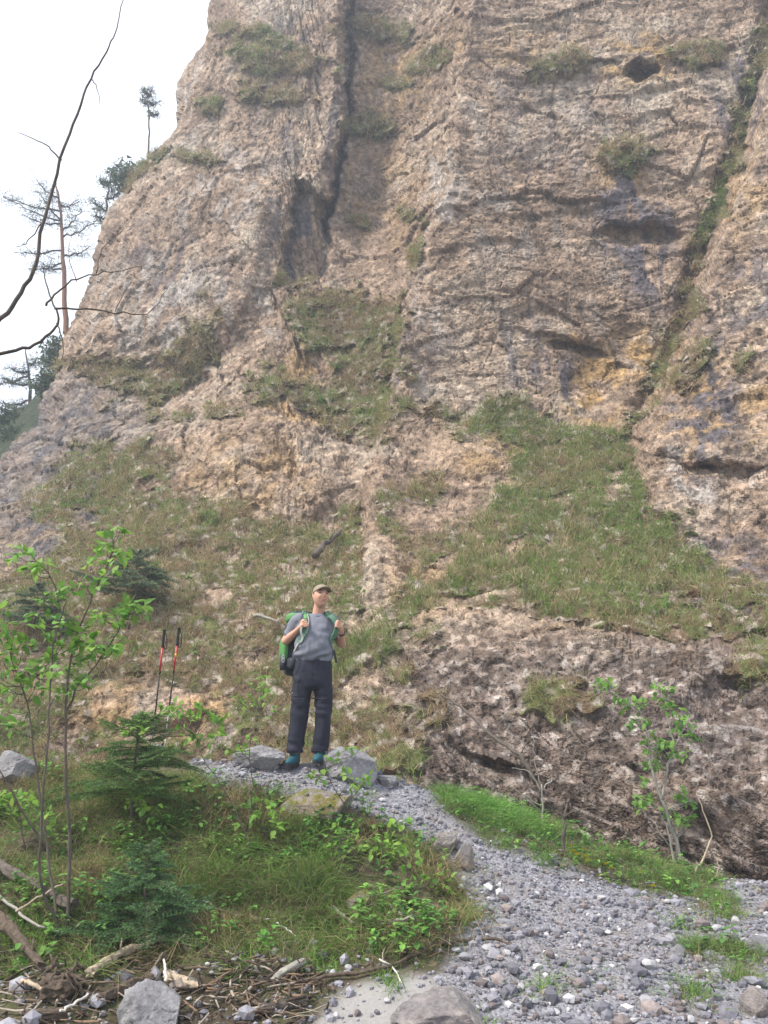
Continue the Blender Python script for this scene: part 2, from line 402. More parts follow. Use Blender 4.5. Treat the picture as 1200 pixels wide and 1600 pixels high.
qx, qy = pix(np.c_[gxy[:, 0], np.maximum(gxy[:, 1], 2), gz]); mg, mgr, msand = gmasks(qx, qy, pg)
inveg = sst(20, -20, sdpoly(qx, qy, [(-300, 1180), (330, 1215), (560, 1262), (700, 1345), (740, 1440), (680, 1500), (500, 1530), (-300, 1560)]))
zd = 0.05 * fbm(pg * 1.3, 4, 1) + (0.10 * fbm(pg * 2.4, 4, 11) + .03 * fbm(pg * 9, 3, 12)) * inveg + mg * (.02 * fbm(pg * 6, 3, 13)) * (1 - msand)
core = (np.abs(gxy[:, 0]) < 6.8) & (gxy[:, 1] > 2.5) & (gxy[:, 1] < 10.4)
gz = gz + np.where(core, zd, 0)
NXg, NYg = len(gx), len(gy)
ii = (np.arange(NYg - 1)[:, None] * NXg + np.arange(NXg - 1)[None]).ravel()
gf = np.c_[ii, ii + 1, ii + NXg + 1, ii + NXg]
gv = np.c_[gxy, gz]
go = link('ground', mesh('ground', gv, gf, True, {'gravel': mg, 'sand': msand}), M['ground']); tag(go, kind='structure')
GZ = gz.reshape(NYg, NXg)
def gh(x, y):
    """height of the finished ground under (x,y)"""
    x = np.atleast_1d(np.asarray(x, float)); y = np.atleast_1d(np.asarray(y, float))
    i = np.clip(np.searchsorted(gx, x) - 1, 0, NXg - 2); j = np.clip(np.searchsorted(gy, y) - 1, 0, NYg - 2)
    u = np.clip((x - gx[i]) / (gx[i + 1] - gx[i]), 0, 1); v = np.clip((y - gy[j]) / (gy[j + 1] - gy[j]), 0, 1)
    return (GZ[j, i] * (1 - u) + GZ[j, i + 1] * u) * (1 - v) + (GZ[j + 1, i] * (1 - u) + GZ[j + 1, i + 1] * u) * v
def G(px, py):
    """ground point seen at a photo pixel (first hit)"""
    Y = np.arange(3.0, 11.5, 0.02); p = P(np.full(len(Y), px), np.full(len(Y), py), Y)
    h = gh(p[:, 0], p[:, 1]) - p[:, 2]; k = np.argmax(h > 0) if (h > 0).any() else np.argmin(np.abs(h))
    q = p[k].copy(); q[2] = gh(q[0], q[1])[0]; return q

# ------------------------------------------------------------------ cliff
SIL = np.array([(-160,340),(0,331),(60,325),(130,287),(190,275),(255,225),(330,177),(400,150),(520,106),(640,66),(662,60),(680,28),(722,0),(800,-60),(900,-130),(1450,-220)], float)
cc = []
def row(py, pts): cc.extend((px, py, y) for px, y in pts)
row(-160, [(340,27),(540,25.5),(720,22.6),(900,21.6),(1100,21),(1330,19.8)])
row(60, [(320,26),(430,25),(540,24.6),(720,21.6),(900,20.9),(1100,20.2),(1330,19)])
row(300, [(185,25.4),(300,24.4),(430,23.4),(560,23.2),(700,20.6),(900,20.1),(1100,19.3),(1330,17.6)])
row(480, [(115,24.2),(300,22.8),(430,22),(560,21),(660,19.9),(900,19.6),(1080,18.8),(1330,16.4)])
row(640, [(62,21.8),(200,21),(400,19.6),(560,18.8),(650,18.6),(780,18.7),(930,18.9),(1080,17.3),(1330,15.2)])
row(780, [(-100,18.6),(60,18.2),(200,17.7),(400,17.4),(560,16.2),(640,16),(800,15.6),(960,15.2),(1150,14.5),(1330,13.6)])
row(900, [(-120,15.4),(150,15),(400,14.5),(560,13.7),(700,13),(900,12.5),(1150,12),(1330,11.6)])
row(1000, [(-150,13),(250,12.8),(500,12.4),(700,11.2),(900,10.5),(1150,10.2),(1330,9.9)])
row(1100, [(-150,11.9),(250,11.7),(500,11.4),(700,10.4),(900,9.8),(1150,9.5),(1330,9.2)])
row(1200, [(-150,11),(250,10.9),(500,10.6),(700,9.7),(900,9.3),(1150,8.7),(1330,8.4)])
row(1300, [(-150,10.6),(250,10.5),(500,10.1),(700,9.2),(900,8.8),(1150,8.1),(1330,7.8)])
row(1440, [(-150,10.4),(250,10.2),(500,9.8),(700,9.0),(900,8.5),(1150,7.7),(1330,7.4)])
cc = np.array(cc, float); CT = TPS(cc[:, :2] / 400, cc[:, 2], 1e-3)
NC, NR, NK = 570, 715, 20
rows = np.linspace(-160, 1440, NR); sil = np.interp(rows, SIL[:, 0], SIL[:, 1])
sil = sil + 5 * noise(np.c_[rows / 13, 0 * rows, 0 * rows], 3) + 4 * noise(np.c_[rows / 70, 0 * rows, 0 * rows], 4)
s = np.linspace(0, 1, NC)
PX = sil[:, None] + s[None] * (1330 - sil[:, None]); PY = np.repeat(rows[:, None], NC, 1)
px, py = PX.ravel(), PY.ravel()
Y = CT(np.c_[px, py] / 400)
# edge of the silhouette rounds away from the viewer
se = (px - np.repeat(sil, NC)); Y = Y + 1.6 * np.exp(-se / 14) * (py < 760)
b0 = P(px, py, Y)
wx = 7 * fbm(b0 * .9, 3, 21); wy = 7 * fbm(b0 * .9, 3, 31)
hx_ = 5 * noise(b0 * 3.3, 22); ax, ay = px + wx + hx_, py + wy + 4 * noise(b0 * 3.3, 23)          # naturally wavering outline coordinates for the features
def xl(pts): q = np.array(pts, float); return np.interp(ay, q[:, 1], q[:, 0])
off = np.zeros(len(px))
d = ax - xl([(735,-160),(722,0),(703,100),(690,300),(655,400),(640,480),(612,600),(585,700),(568,760),(565,930),(560,1000)])
Aa = np.interp(py, [-160, 350, 450, 640, 800, 950], [1.5, 1.5, 1.1, .8, .9, 0])
off += Aa * (1 - sst(-5, 9, d)) * sst(-210, -60, d)
off -= .35 * Aa * np.exp(-np.abs(d - 20) / 40)
d = ax - xl([(553,-160),(548,0),(545,100),(540,180),(528,250),(516,300),(508,350)])
f = 1 - sst(330, 400, py)
off += f * (1.3 * np.exp(-(d / 5) ** 2) + .8 * sst(-5, 5, d) * (1 - sst(60, 150, d)))
off -= f * .5 * np.exp(-np.abs(d + 22) / 26) * (d < 0)
off += .85 * sst(6, -10, sdpoly(ax, ay, [(462,285),(515,315),(512,400),(500,442),(430,440),(448,370)]))
off -= .9 * sst(12, -50, sdpoly(ax, ay, [(300,630),(400,618),(500,655),(545,700),(560,760),(525,812),(470,832),(380,790),(300,745),(278,690)]))
off -= .8 * sst(10, -70, sdpoly(ax, ay, [(180,330),(270,245),(345,250),(455,280),(440,440),(410,520),(300,560),(110,560),(110,500)]))
off += .5 * sst(14, -8, sdpoly(ax, ay, [(90,565),(250,560),(330,590),(250,640),(140,600)]))
off += .8 * sst(1.25, .5, blob(ax, ay, 1000, 119, 22, 15, -12) + .45 * noise(b0 * 2.4, 24)) + .18 * sst(1.2, .3, blob(ax, ay, 940, 108, 60, 12))
off += .40 * sst(1.2, .5, blob(ax, ay, 1000, 366, 74, 18)) - .18 * sst(1.2, .4, blob(ax, ay, 990, 325, 75, 22))
off += .35 * sst(1.1, .6, blob(ax, ay, 905, 548, 55, 10, 12)) - .2 * sst(1.2, .4, blob(ax, ay, 880, 515, 80, 18, 12))
off += .22 * sst(1.2, .3, blob(ax, ay, 925, 610, 48, 62)) + .25 * sst(1.2, .4, blob(ax, ay, 1000, 545, 62, 42))
off += .35 * sst(1.2, .4, blob(ax, ay, 1110, 735, 125, 15, 4)) - .35 * sst(1.3, .5, blob(ax, ay, 1100, 690, 130, 30, 4))
d = ax - xl([(1235,-160),(1192,70),(1150,240),(1100,370),(1065,500),(1020,600),(985,680),(985,760)])
off -= 1.1 * sst(4, 34, d) * (1 - sst(740, 860, py)); off += .5 * np.exp(-(d / 14) ** 2) * (1 - sst(660, 740, py))
off += .22 * sst(1.2, .4, blob(ax, ay, 1135, 1085, 62, 40)) + .2 * sst(1.2, .4, blob(ax, ay, 780, 1195, 90, 12, 20))
off -= .5 * sst(1.25, .4, blob(ax, ay, 735, 705, 60, 50)) + .5 * sst(1.2, .3, blob(ax, ay, 600, 885, 38, 60))
off -= .35 * sst(1.2, .4, blob(ax, ay, 60, 820, 100, 50)) + .3 * sst(1.2, .4, blob(ax, ay, 230, 1100, 120, 40))
# bedding ribs, dipping to the right, at the foot of the right-hand wall
q = (ay - .52 * ax) / 46 + .8 * fbm(b0 * .8, 2, 41); fr = q - np.floor(q)
rib = sst(1090, 1180, py - .15 * (px - 700)) * sst(600, 720, px)
off += rib * .20 * (np.where(fr < .8, fr / .8, (1 - fr) / .2) - .5)
# ------- grass / stain masks
GR = [[(700,700),(735,655),(762,636),(860,662),(965,680),(1010,740),(1060,830),(1130,885),(1200,925),(1340,975),(1340,1010),(1200,985),(1080,980),(1000,988),(930,978),(850,962),(800,928),(740,928),(690,935),(640,965),(600,1015),(545,1095),(520,1010),(600,962),(690,880),(745,790),(795,722),(760,682)],
      [(-160,905),(60,885),(150,795),(270,742),(350,792),(480,836),(560,800),(566,900),(545,1000),(600,1040),(690,930),(690,1000),(650,1060),(700,1110),(640,1195),(560,1210),(440,1250),(-160,1260)],
      [(436,440),(520,452),(645,478),(625,560),(603,600),(645,625),(600,680),(570,640),(540,690),(515,640),(525,590),(470,525)],
      [(370,600),(430,575),(500,585),(515,650),(470,630),(380,630)], [(335,480),(325,540),(275,605),(235,650),(262,570)],
      [(790,1075),(880,1070),(960,1085),(945,1118),(880,1120),(800,1105)], [(1140,1040),(1200,990),(1340,1000),(1340,1030),(1190,1055)],
      [(60,760),(120,700),(230,690),(290,745),(180,800),(100,850),(-20,840)], [(100,575),(210,560),(260,585),(160,610)]]
soil = np.zeros(len(px)); nz = 30 * fbm(b0 * 1.1, 4, 51) + 22 * fbm(b0 * 3.2, 3, 55)
for g in GR: soil = np.maximum(soil, sst(7, -9, sdpoly(ax, ay, g) + nz))
for (cx, cy, rx, ry, an) in [(430,92,75,16,5),(410,60,70,12,15),(420,140,55,14,5),(600,48,50,14,5),(670,95,36,14,-25),(625,130,30,8,0),(870,100,40,16,-10),(985,245,48,22,-5),(1085,85,45,16,-12),
                             (570,195,40,14,10),(640,330,18,12,0),(660,385,10,40,10),(300,245,45,7,8),(215,265,40,14,-45),(620,640,35,22,-10),(745,650,60,14,-10),(350,640,30,14,0),(480,830,40,12,0),(590,660,20,40,0),
                             (1165,560,20,9,-70),(900,690,80,14,8),(1085,560,18,46,30),(620,850,18,60,0), (665,760,42,24,-30),(690,850,58,26,-40),(640,925,50,30,-30),(600,800,16,40,0),(700,640,40,14,0),(330,160,22,8,-20),(290,650,26,9,-20),(560,345,16,8,0)]:
    soil = np.maximum(soil, sst(1.25, .7, blob(ax, ay, cx, cy, rx, ry, an) + nz / 50))
soil = np.maximum(soil, sst(13, 4, sdline(ax, ay, [(1195,60),(1150,240),(1100,370),(1065,500),(1020,600),(980,680)]) + .6 * nz))
for (cx, cy, rx, ry, an) in [(250,1100,130,45,5),(1,830,90,60,0),(600,890,32,62,0),(755,715,48,42,0),(640,800,30,25,0),(725,770,30,40,0),(465,895,26,24,0),(955,770,20,16,0),(800,850,38,10,-35),(420,640,40,12,0),(500,570,16,30,0),(620,1080,60,16,30)]:
    soil *= sst(.6, 1.15, blob(ax, ay, cx, cy, rx, ry, an) + nz / 60)
soil = soil * sst(-.62, -.25, fbm(b0 * 1.5, 4, 61)) 
bench = soil * np.where(py < 700, 1, .4)
off -= .28 * bench
ochre = np.zeros(len(px)); stain_shade = np.zeros(len(px)); pale = np.zeros(len(px))
for (cx, cy, rx, ry, a_) in [(925,600,55,75,1.),(1005,555,75,50,.9),(890,540,90,28,.8),(1000,100,70,45,.8),(800,70,150,40,.35),(780,700,80,60,.5),(1130,640,120,80,.55),(960,270,40,30,.9),(620,120,60,70,.6),(600,300,70,90,.35),(470,640,70,25,.7),(250,1110,160,50,.6),(1000,1010,90,30,.4),(480,580,40,50,.6),(400,740,120,60,.45),(650,900,60,60,.4),(60,840,120,60,.6),(1030,1060,50,30,.6),(1160,300,50,80,.5),(1000,1230,200,60,.25)]:
    ochre = np.maximum(ochre, a_ * sst(1.4, .4, blob(ax, ay, cx, cy, rx, ry)))
for (cx, cy, rx, ry, a_) in [(990,340,70,90,1.),(1020,420,50,70,.9),(820,560,40,90,.7),(880,620,20,60,.9),(1100,640,70,150,.9),(1160,160,60,100,.8),(470,380,60,70,1.),(450,130,70,150,.6),(1140,900,90,90,.7),(250,430,80,90,.55),(330,460,40,80,.5),(1180,480,60,120,.7),(100,720,130,120,.8),(540,230,50,200,.5),(1130,1110,120,100,.9),(850,200,120,120,.35),(620,560,60,80,.5)]:  # water streaks; far-left and recess blobs put bluish shade into the colour
    stain_shade = np.maximum(stain_shade, a_ * sst(1.4, .3, blob(ax, ay, cx, cy, rx, ry)))
for (cx, cy, rx, ry, a_) in [(690,330,35,150,1.),(250,480,150,90,1.),(350,300,90,120,.8),(1080,760,110,60,1.),(790,300,130,150,.55),(660,530,50,90,.7),(400,480,60,80,.7),(980,480,60,70,.7),(300,150,50,80,.7),(1120,800,60,70,.9),(820,170,150,60,.5),(900,1030,200,50,.45)]:
    pale = np.maximum(pale, a_ * sst(1.4, .3, blob(ax, ay, cx, cy, rx, ry)))
clast = np.clip(sst(900, 1050, py) + .75 * sst(980, 1060, px) * sst(350, 500, py) + .45, 0, 1)
lichen = np.clip(.45 + .55 * sst(940, 1060, py) * sst(550, 700, px) + .4 * sst(980, 1080, px) * sst(380, 480, py), 0, 1)
# ------- positions, relief in world space
def gnorm(p):
    g = p.reshape(NR, NC, 3); du = np.gradient(g, axis=1); dv = np.gradient(g, axis=0)
    nn = np.cross(du, dv).reshape(-1, 3); return nn / (np.linalg.norm(nn, axis=1, keepdims=True) + 1e-9)
b1 = P(px, py, Y + off)
nn = gnorm(P(px, py, Y)); nn *= np.sign(-(nn * (b1 - CAM)).sum(1))[:, None]
wq = b1 + .35 * np.c_[noise(b1 * .9, 71), noise(b1 * .9, 72), noise(b1 * .9, 73)]
up = sst(780, 640, py); rk = 1 - .75 * soil
near = sst(18, 10, Y)
lefty = sst(520, 420, px)[:, None]
sq = np.array([.85, .85, 1.5]) * (1 - lefty) + np.array([1.1, 1.1, .95]) * lefty
wq = b1 + .16 * np.c_[noise(b1 * 1.1, 71), noise(b1 * 1.1, 72), noise(b1 * 1.1, 73)] + .018 * np.c_[noise(b1 * 5, 74), noise(b1 * 5, 75), noise(b1 * 5, 76)]
disp = .20 * fbm(b1 * .33, 3, 81) * (1 - .4 * near)
sz = (b1[:, 2] - .13 * b1[:, 0]) / 1.25 + .8 * fbm(b1 * .28, 2, 91) + .05 * noise(b1 * 3, 93); fr = sz - np.floor(sz)      # bedding planes
bed = np.where(fr < .9, fr / .9, (1 - fr) / .1) - .5
disp -= rk * bed * (.02 + .10 * sst(-.1, .5, noise(b1 * .3, 92))) * (.25 + .75 * sst(560, 720, px)) * (1 - rib) * (1 - .5 * near)
sz2 = (b1[:, 2] - .16 * b1[:, 0]) / .47 + .55 * fbm(b1 * .5, 3, 95); f2 = sz2 - np.floor(sz2)
thin = sst(.2, .55, noise(b1 * np.array([.35, .35, .8]), 96) + .25 * sst(560, 720, px) - .25 * near)
disp -= rk * thin * .022 * (np.where(f2 < .93, f2 / .93, (1 - f2) / .07) - .5)
o_, t_, e_, ci = facet(wq * sq * .42, 3)
disp += rk * (.10 * o_ + .11 * t_ - .05 * sst(.022, 0, e_)) * (1 - .65 * near)
o_, t_, e_, ca = facet(wq * sq * 1.15 + 5, 4)
disp += rk * (.024 * o_ + .05 * t_ - .04 * sst(.03, 0, e_)) * (1 - .3 * near)
o_, t_, e_, cb = facet(wq * sq * 3.4 + 9, 5)
disp += rk * (.015 * o_ + .034 * t_ - .012 * sst(.05, 0, e_))
o_, t_, e_, cc_ = facet(b1 * 11 + 3, 6)
disp += rk * ((.010 + .008 * near) * o_ + (.02 + .004 * near) * t_ - near * .008 * sst(.12, 0, e_))
disp += rk * (.022 * fbm(b1 * 3.1, 3, 111)) + .07 * soil * fbm(b1 * 2.5, 3, 118)
disp += -.05 * rk * near * sst(.25, .6, fbm(b1 * 3.1, 3, 121))
# ------- rock colour (limestone conglomerate: beige to rose-brown, ochre scars, water streaks, lichen)
def lerp(A, B, t): return A + (np.asarray(B) - A) * np.clip(t, 0, 1)[:, None]
tone = .5 + .55 * fbm(b1 * .22, 3, 171) + .35 * fbm(b1 * .95, 3, 175) + .25 * fbm(b1 * np.array([1.4, 1.4, .4]), 3, 179)
rc = lerp(np.tile([.255, .188, .138], (len(px), 1)), [.385, .292, .22], tone * 2.0)
rc = lerp(rc, [.46, .392, .318], tone * 2.0 - 1.05)
rc *= (1 + .20 * (ca - .5) + .30 * (cb - .5) + clast * .55 * (cc_ - .5))[:, None]
m2 = fbm(b1 * 2.6, 4, 183); m3 = fbm(b1 * 6.5, 3, 187, .6)
rc *= np.clip(1 + .26 * m2 + .45 * m3, .4, 1.7)[:, None]
rc = lerp(rc, np.array([.46, .31, .145]) * (1 + .45 * m3)[:, None], np.clip(ochre * 1.15 * sst(-.35, .35, fbm(b1 * 1.4, 3, 191)), 0, .92))
stk = sst(-.05, .32, fbm(b1 * np.array([2.3, 2.3, .33]), 4, 195))
rc = lerp(rc, np.array([.145, .135, .155]) * (1 + .6 * m3)[:, None], np.clip(stain_shade * 1.15 * stk, 0, .92))
rc = lerp(rc, np.array([.53, .495, .46]) * (1 + .3 * m3)[:, None], pale * .75 * sst(-.05, .4, fbm(b1 * np.array([1.5, 1.5, .6]), 4, 199)))
rc = lerp(rc, [.085, .072, .066], lichen * .85 * sst(.12, .36, fbm(b1 * 4.2, 4, 203, .65)))
low = sst(950, 1050, py) * sst(560, 680, px)            # pebbly conglomerate at the foot: pale pebbles in a dark matrix
mtx = np.tile([.165, .133, .118], (len(px), 1)) * (1 + .5 * m2)[:, None]; mtx = lerp(mtx, [.31, .27, .25], sst(.48, .75, cc_) * .9); mtx = lerp(mtx, [.42, .39, .37], sst(.86, .95, cc_)); mtx = lerp(mtx, [.07, .056, .05], .7 * sst(.12, .38, fbm(b1 * 2.6, 4, 207, .65)))
rc = lerp(rc, mtx * (1 + .5 * m3)[:, None], low * .85)
lw = sst(300, 120, px) * sst(540, 640, py) * sst(930, 860, py)      # mossy rock at the far left, bluish shade and glare painted in
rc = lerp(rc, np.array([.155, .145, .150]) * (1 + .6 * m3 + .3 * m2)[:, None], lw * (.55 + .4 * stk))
sc_ = lerp(np.tile([.135, .098, .062], (len(px), 1)), [.115, .125, .05], sst(-.1, .2, fbm(b1 * 2.4, 3, 211)))
sc_ = lerp(sc_, [.33, .285, .24], sst(.18, .4, fbm(b1 * 5, 3, 215))) * (1 + .4 * m3)[:, None]
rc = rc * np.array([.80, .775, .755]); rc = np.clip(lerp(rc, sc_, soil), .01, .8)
cv = b1 + nn * disp[:, None]
cgr = cv.reshape(NR, NC, 3)
# the flank behind the skyline
k = np.linspace(1, 0, NK, endpoint=False)[:, None, None] ** 1.5
e0 = cgr[:, 0][None]; da = np.zeros((1, NR, 3)); da[..., 1] = 1; da[0, :, 0] = (sil - 600) / F * .35
fl = e0 + da * k * 11
fn = (fl - 0).reshape(-1, 3); fl = fl + (np.c_[fbm(fn * .6, 3, 141), 0 * fn[:, 0], 0 * fn[:, 0]] * 1.0).reshape(fl.shape) * k * np.array([1, 0, 0])
full = np.concatenate([np.swapaxes(fl, 0, 1), cgr], 1); W_ = NK + NC
def pad(a): g = a.reshape(NR, NC); return np.concatenate([np.repeat(g[:, :1], NK, 1), g], 1).ravel()
ii = (np.arange(NR - 1)[:, None] * W_ + np.arange(W_ - 1)[None]).ravel()
cf = np.c_[ii, ii + W_, ii + W_ + 1, ii + 1]
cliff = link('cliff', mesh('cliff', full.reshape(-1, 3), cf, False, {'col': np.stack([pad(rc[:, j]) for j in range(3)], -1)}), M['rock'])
tag(cliff, kind='structure')
def C(px_, py_):
    """finished cliff point at a photo pixel"""
    j = int(np.clip(round((py_ - rows[0]) / (rows[1] - rows[0])), 0, NR - 1)); i = int(np.clip(round((px_ - sil[j]) / (1330 - sil[j]) * (NC - 1)), 0, NC - 1))
    return cgr[j, i].copy()

# ------------------------------------------------------------------ hillside beyond the skyline on the left
hx = np.linspace(-34, -7, 110); hy = np.linspace(24, 52, 110); HX, HY = np.meshgrid(hx, hy)
hp = np.c_[HX.ravel(), HY.ravel(), 0 * HX.ravel()]
rz = np.interp(hp[:, 0], [-34, -16, -13.8, -11, -7], [10, 12.9, 13.6, 17.5, 23])
hz = rz * sst(20, 30.5, hp[:, 1]) - .06 * np.maximum(hp[:, 1] - 31, 0) + .5 * fbm(hp * .4, 4, 151)
ii = (np.arange(109)[:, None] * 110 + np.arange(109)[None]).ravel()
n = NT('wooded_hillside'); c = n.ramp(n.noise(.9, 7, .7), [(.35, (.03, .045, .03)), (.6, (.07, .09, .045)), (.8, (.16, .14, .11))])
M['hill'] = n.fin(c, n.bump(n.noise(3, 7, .7), 1, .3))
hill = link('hillside', mesh('hillside', np.c_[hp[:, :2], hz], np.c_[ii, ii + 1, ii + 111, ii + 110], True), M['hill']); tag(hill, kind='structure')
def hh(x, y):
    j = np.argmin((hp[:, 0] - x) ** 2 + (hp[:, 1] - y) ** 2); return hz[j]

# ------------------------------------------------------------------ grass growing on the cliff slopes
def grass_cols(n, mix_):
    pal = np.array([(.10, .19, .035), (.16, .21, .055), (.21, .19, .075), (.34, .26, .13), (.24, .15, .075)])
    k = rng.choice(5, n, p=mix_); return pal[k] * rng.uniform(.75, 1.25, (n, 1))
q00 = cgr[:-1, :-1]; ar = np.linalg.norm(np.cross(cgr[:-1, 1:] - q00, cgr[1:, :-1] - q00), axis=-1)
S2 = soil.reshape(NR, NC)[:-1, :-1]
wgt = (ar * np.clip(S2 - .08, 0, 1)); PXc = PX[:-1, :-1]; PYc = PY[:-1, :-1]
wgt[(PXc > 1240) | (PYc < -60) | (PXc < -60)] = 0
wgt[(PYc > 1215)] *= .3; wgt *= 1 + .9 * sst(10, -20, sdpoly(PXc, PYc, GR[0]))
nrm = gnorm(cv).reshape(NR, NC, 3)[:-1, :-1]; nrm = nrm * np.sign(-(nrm * (q00 - CAM)).sum(-1))[..., None]
NT_ = 13800
pk = rng.choice(wgt.size, NT_, p=(wgt / wgt.sum()).ravel())
tp = q00.reshape(-1, 3)[pk] + rng.uniform(-.03, .03, (NT_, 3)); tn = nrm.reshape(-1, 3)[pk]
tpx = PXc.ravel()[pk]; tpy = PYc.ravel()[pk]
gn = fbm(tp * .55, 3, 161)
green = np.clip(.55 + 1.0 * gn + .6 * sst(60, 0, sdpoly(tpx, tpy, GR[0])) - .35 * sst(930, 1000, tpy) * (tpx > 660) - .12 * (tpx < 560) + .9 * sst(1.3, .4, blob(tpx, tpy, 905, 675, 75, 18, 8)) + .5 * sst(1.3, .4, blob(tpx, tpy, 610, 985, 60, 60)), 0.02, 1.2)
pal = np.array([(.15, .26, .055), (.20, .265, .08), (.26, .25, .115), (.40, .325, .18), (.29, .20, .115)])
rr = rng.uniform(0, 1, NT_) + .55 * (green - .5)
ti = np.where(rr > 1.0, 0, np.where(rr > .68, 1, np.where(rr > .42, 2, np.where(rr > .17, 3, 4))))
mbs = {'slope': MB()}
NB = 15
pr = np.repeat(tp, NB, 0) + rng.normal(0, 1, (NT_ * NB, 3)) * (.045 * np.repeat(.6 + tp[:, 1:2] / 22, NB, 0))
dirs = .55 * np.repeat(tn, NB, 0) + np.array([0, 0, .65]) + rng.normal(0, .38, (NT_ * NB, 3)); dirs /= np.linalg.norm(dirs, axis=1, keepdims=True)
dn = np.repeat(tn, NB, 0) * .55 + np.array([0, 0, -1.0]) + rng.normal(0, .25, (NT_ * NB, 3))
size = np.repeat(np.clip(rng.lognormal(math.log(.15), .38, NT_), .06, .42) * np.where(tpy < 700, .75, 1) * (1 + .25 * (ti >= 3)), NB) * rng.uniform(.6, 1.2, NT_ * NB)
wid = .0075 * np.repeat(np.clip(tp[:, 1] / 11, .8, 2.2), NB) * rng.uniform(.7, 1.3, NT_ * NB)
cB = np.repeat(pal[ti] * rng.uniform(.8, 1.25, (NT_, 1)), NB, 0) * rng.uniform(.8, 1.2, (NT_ * NB, 1))
sw = rng.random(NT_ * NB) < .14; cB[sw] = np.array([.40, .33, .19]) * rng.uniform(.7, 1.1, (sw.sum(), 1))
blades(mbs['slope'], pr, dirs, size, wid, dn * rng.uniform(.5, 1.3, (NT_ * NB, 1)), cB)
so = mbs['slope'].build('slope_grass', M['grass']); tag(so, 'green and straw coloured grass tufts growing over the steep cliff slopes', 'grass', kind='stuff')

# loose stones and broad-leaved herbs scattered over the slope, part of the same uncountable cover
V0 = np.array([(1, 0, -.3), (-.5, .9, -.3), (-.6, -.8, -.3), (.1, .1, .8)]); F0 = np.array([(0, 1, 3), (1, 2, 3), (2, 0, 3), (0, 2, 1)])
ms = MB(); pk = rng.choice(wgt.size, 1300, p=(wgt / wgt.sum()).ravel())
for k in pk:
    c0 = q00.reshape(-1, 3)[k] + nrm.reshape(-1, 3)[k] * .03; r0 = np.clip(rng.lognormal(math.log(.025), .6), .01, .13); Mx = np.array(Euler(rng.uniform(0, 6, 3)).to_matrix())
    ms.add(c0 + (V0 * rng.uniform(.6, 1.2, (4, 1)) * r0) @ Mx.T, F0, None, np.array([.36, .31, .26]) * rng.uniform(.6, 1.3))
tag(ms.build('scree', M['gravel']), 'small pale stones lying scattered in the slope grass', 'scree', kind='stuff')
mh_ = MB(); pk = rng.choice(wgt.size, 260, p=(wgt / wgt.sum()).ravel())
for k in pk:
    c0 = q00.reshape(-1, 3)[k] + nrm.reshape(-1, 3)[k] * .06; m_ = rng.integers(12, 40); r0 = rng.uniform(.06, .2); g0 = np.array([(.12, .22, .05), (.20, .24, .08), (.16, .13, .08)])[rng.integers(3)]
    V = c0 + np.array([0, 0, r0 * .5]) + rng.normal(0, r0 * .5, (m_, 1, 3)) + rng.normal(0, .022, (m_, 3, 3)); mh_.add(V.reshape(-1, 3), np.arange(3 * m_).reshape(-1, 3), None, np.repeat(g0 * rng.uniform(.7, 1.3, (m_, 1)), 3, 0))
tag(mh_.build('slope_herbs', M['foliage']), 'low leafy herbs and heath scattered over the cliff slope', 'herbs', kind='stuff')
# ------------------------------------------------------------------ boulders
def ico(sub):
    bm = bmesh.new(); bmesh.ops.create_icosphere(bm, subdivisions=sub, radius=1.0)
    V = np.array([v.co[:] for v in bm.verts]); Fc = np.array([[v.index for v in f.verts] for f in bm.faces]); bm.free(); return V, Fc
ICO = {k: ico(k) for k in (1, 2, 3, 5)}
def rockshape(sub, seed, rough=.16, cuts=7, cut=.56, fr=1.6):
    V, Fc = ICO[sub]; V = V.copy(); r = np.random.default_rng(seed)
    V = V * (1 + rough * fbm(V * fr + seed * 3.1, 4 if sub > 3 else 2, seed))[:, None]
    for k in range(cuts):                      # chisel flat faces
        d = r.normal(0, 1, 3); d /= np.linalg.norm(d); h = r.uniform(cut, cut + .22)
        e = V @ d - h; V = V - np.where(e > 0, e * .96, 0)[:, None] * d
    if sub > 3: V = V * (1 + .03 * fbm(V * 5 + seed, 4, seed + 5, .55) - .05 * sst(.9, 1, 1 - np.abs(noise(V * 2.2, seed + 9)) * 3))[:, None]
    return V, Fc
def boulder(px, py, wpx, hpx, label, seed, moss=0, tan=0, sink=.25, deep=.8, rotz=0, name='boulder', cuts=13, cat='boulder', group=None):
    b = G(px, py); k = ppm(b[1]) * 1.0; rx = wpx / k / 2; rz_ = hpx / k / (2 - sink * 2) ; 
    V, Fc = rockshape(5, seed, cuts=cuts)
    V = V / np.abs(V).max(0); V = V * np.array([rx, rx * deep, rz_]); V[:, 2] += rz_ * (1 - 2 * sink)
    c_, s_ = math.cos(rotz), math.sin(rotz); V = V @ np.array([[c_, 0, -s_], [0, 1, 0], [s_, 0, c_]])
    o = link(name, mesh(name, V, Fc, False, {'moss': np.full(len(V), float(moss)), 'tan': np.full(len(V), float(tan))}), M['boulder'])
    o.location = Vector((b[0], b[1] + rx * deep * .5, gh(b[0], b[1])[0])); tag(o, label, cat, group); return o
boulder(548, 1222, 98, 50, 'rounded grey boulder beside the hiker\'s boots on the path crest', 3, sink=.22, deep=.75, cuts=9)
boulder(404, 1205, 84, 36, 'low grey boulder left of the hiker on the path crest', 5, sink=.25, deep=.7, cuts=9)
boulder(606, 1230, 34, 17, 'small grey rock at the right end of the boulder beside the hiker', 8, sink=.3)
boulder(488, 1276, 122, 40, 'moss topped flat rock half buried in the mound below the hiker', 11, moss=1, tan=.8, sink=.35)
boulder(232, 1622, 108, 64, 'pointed grey boulder in front of the driftwood', 14, sink=.3, cuts=14)
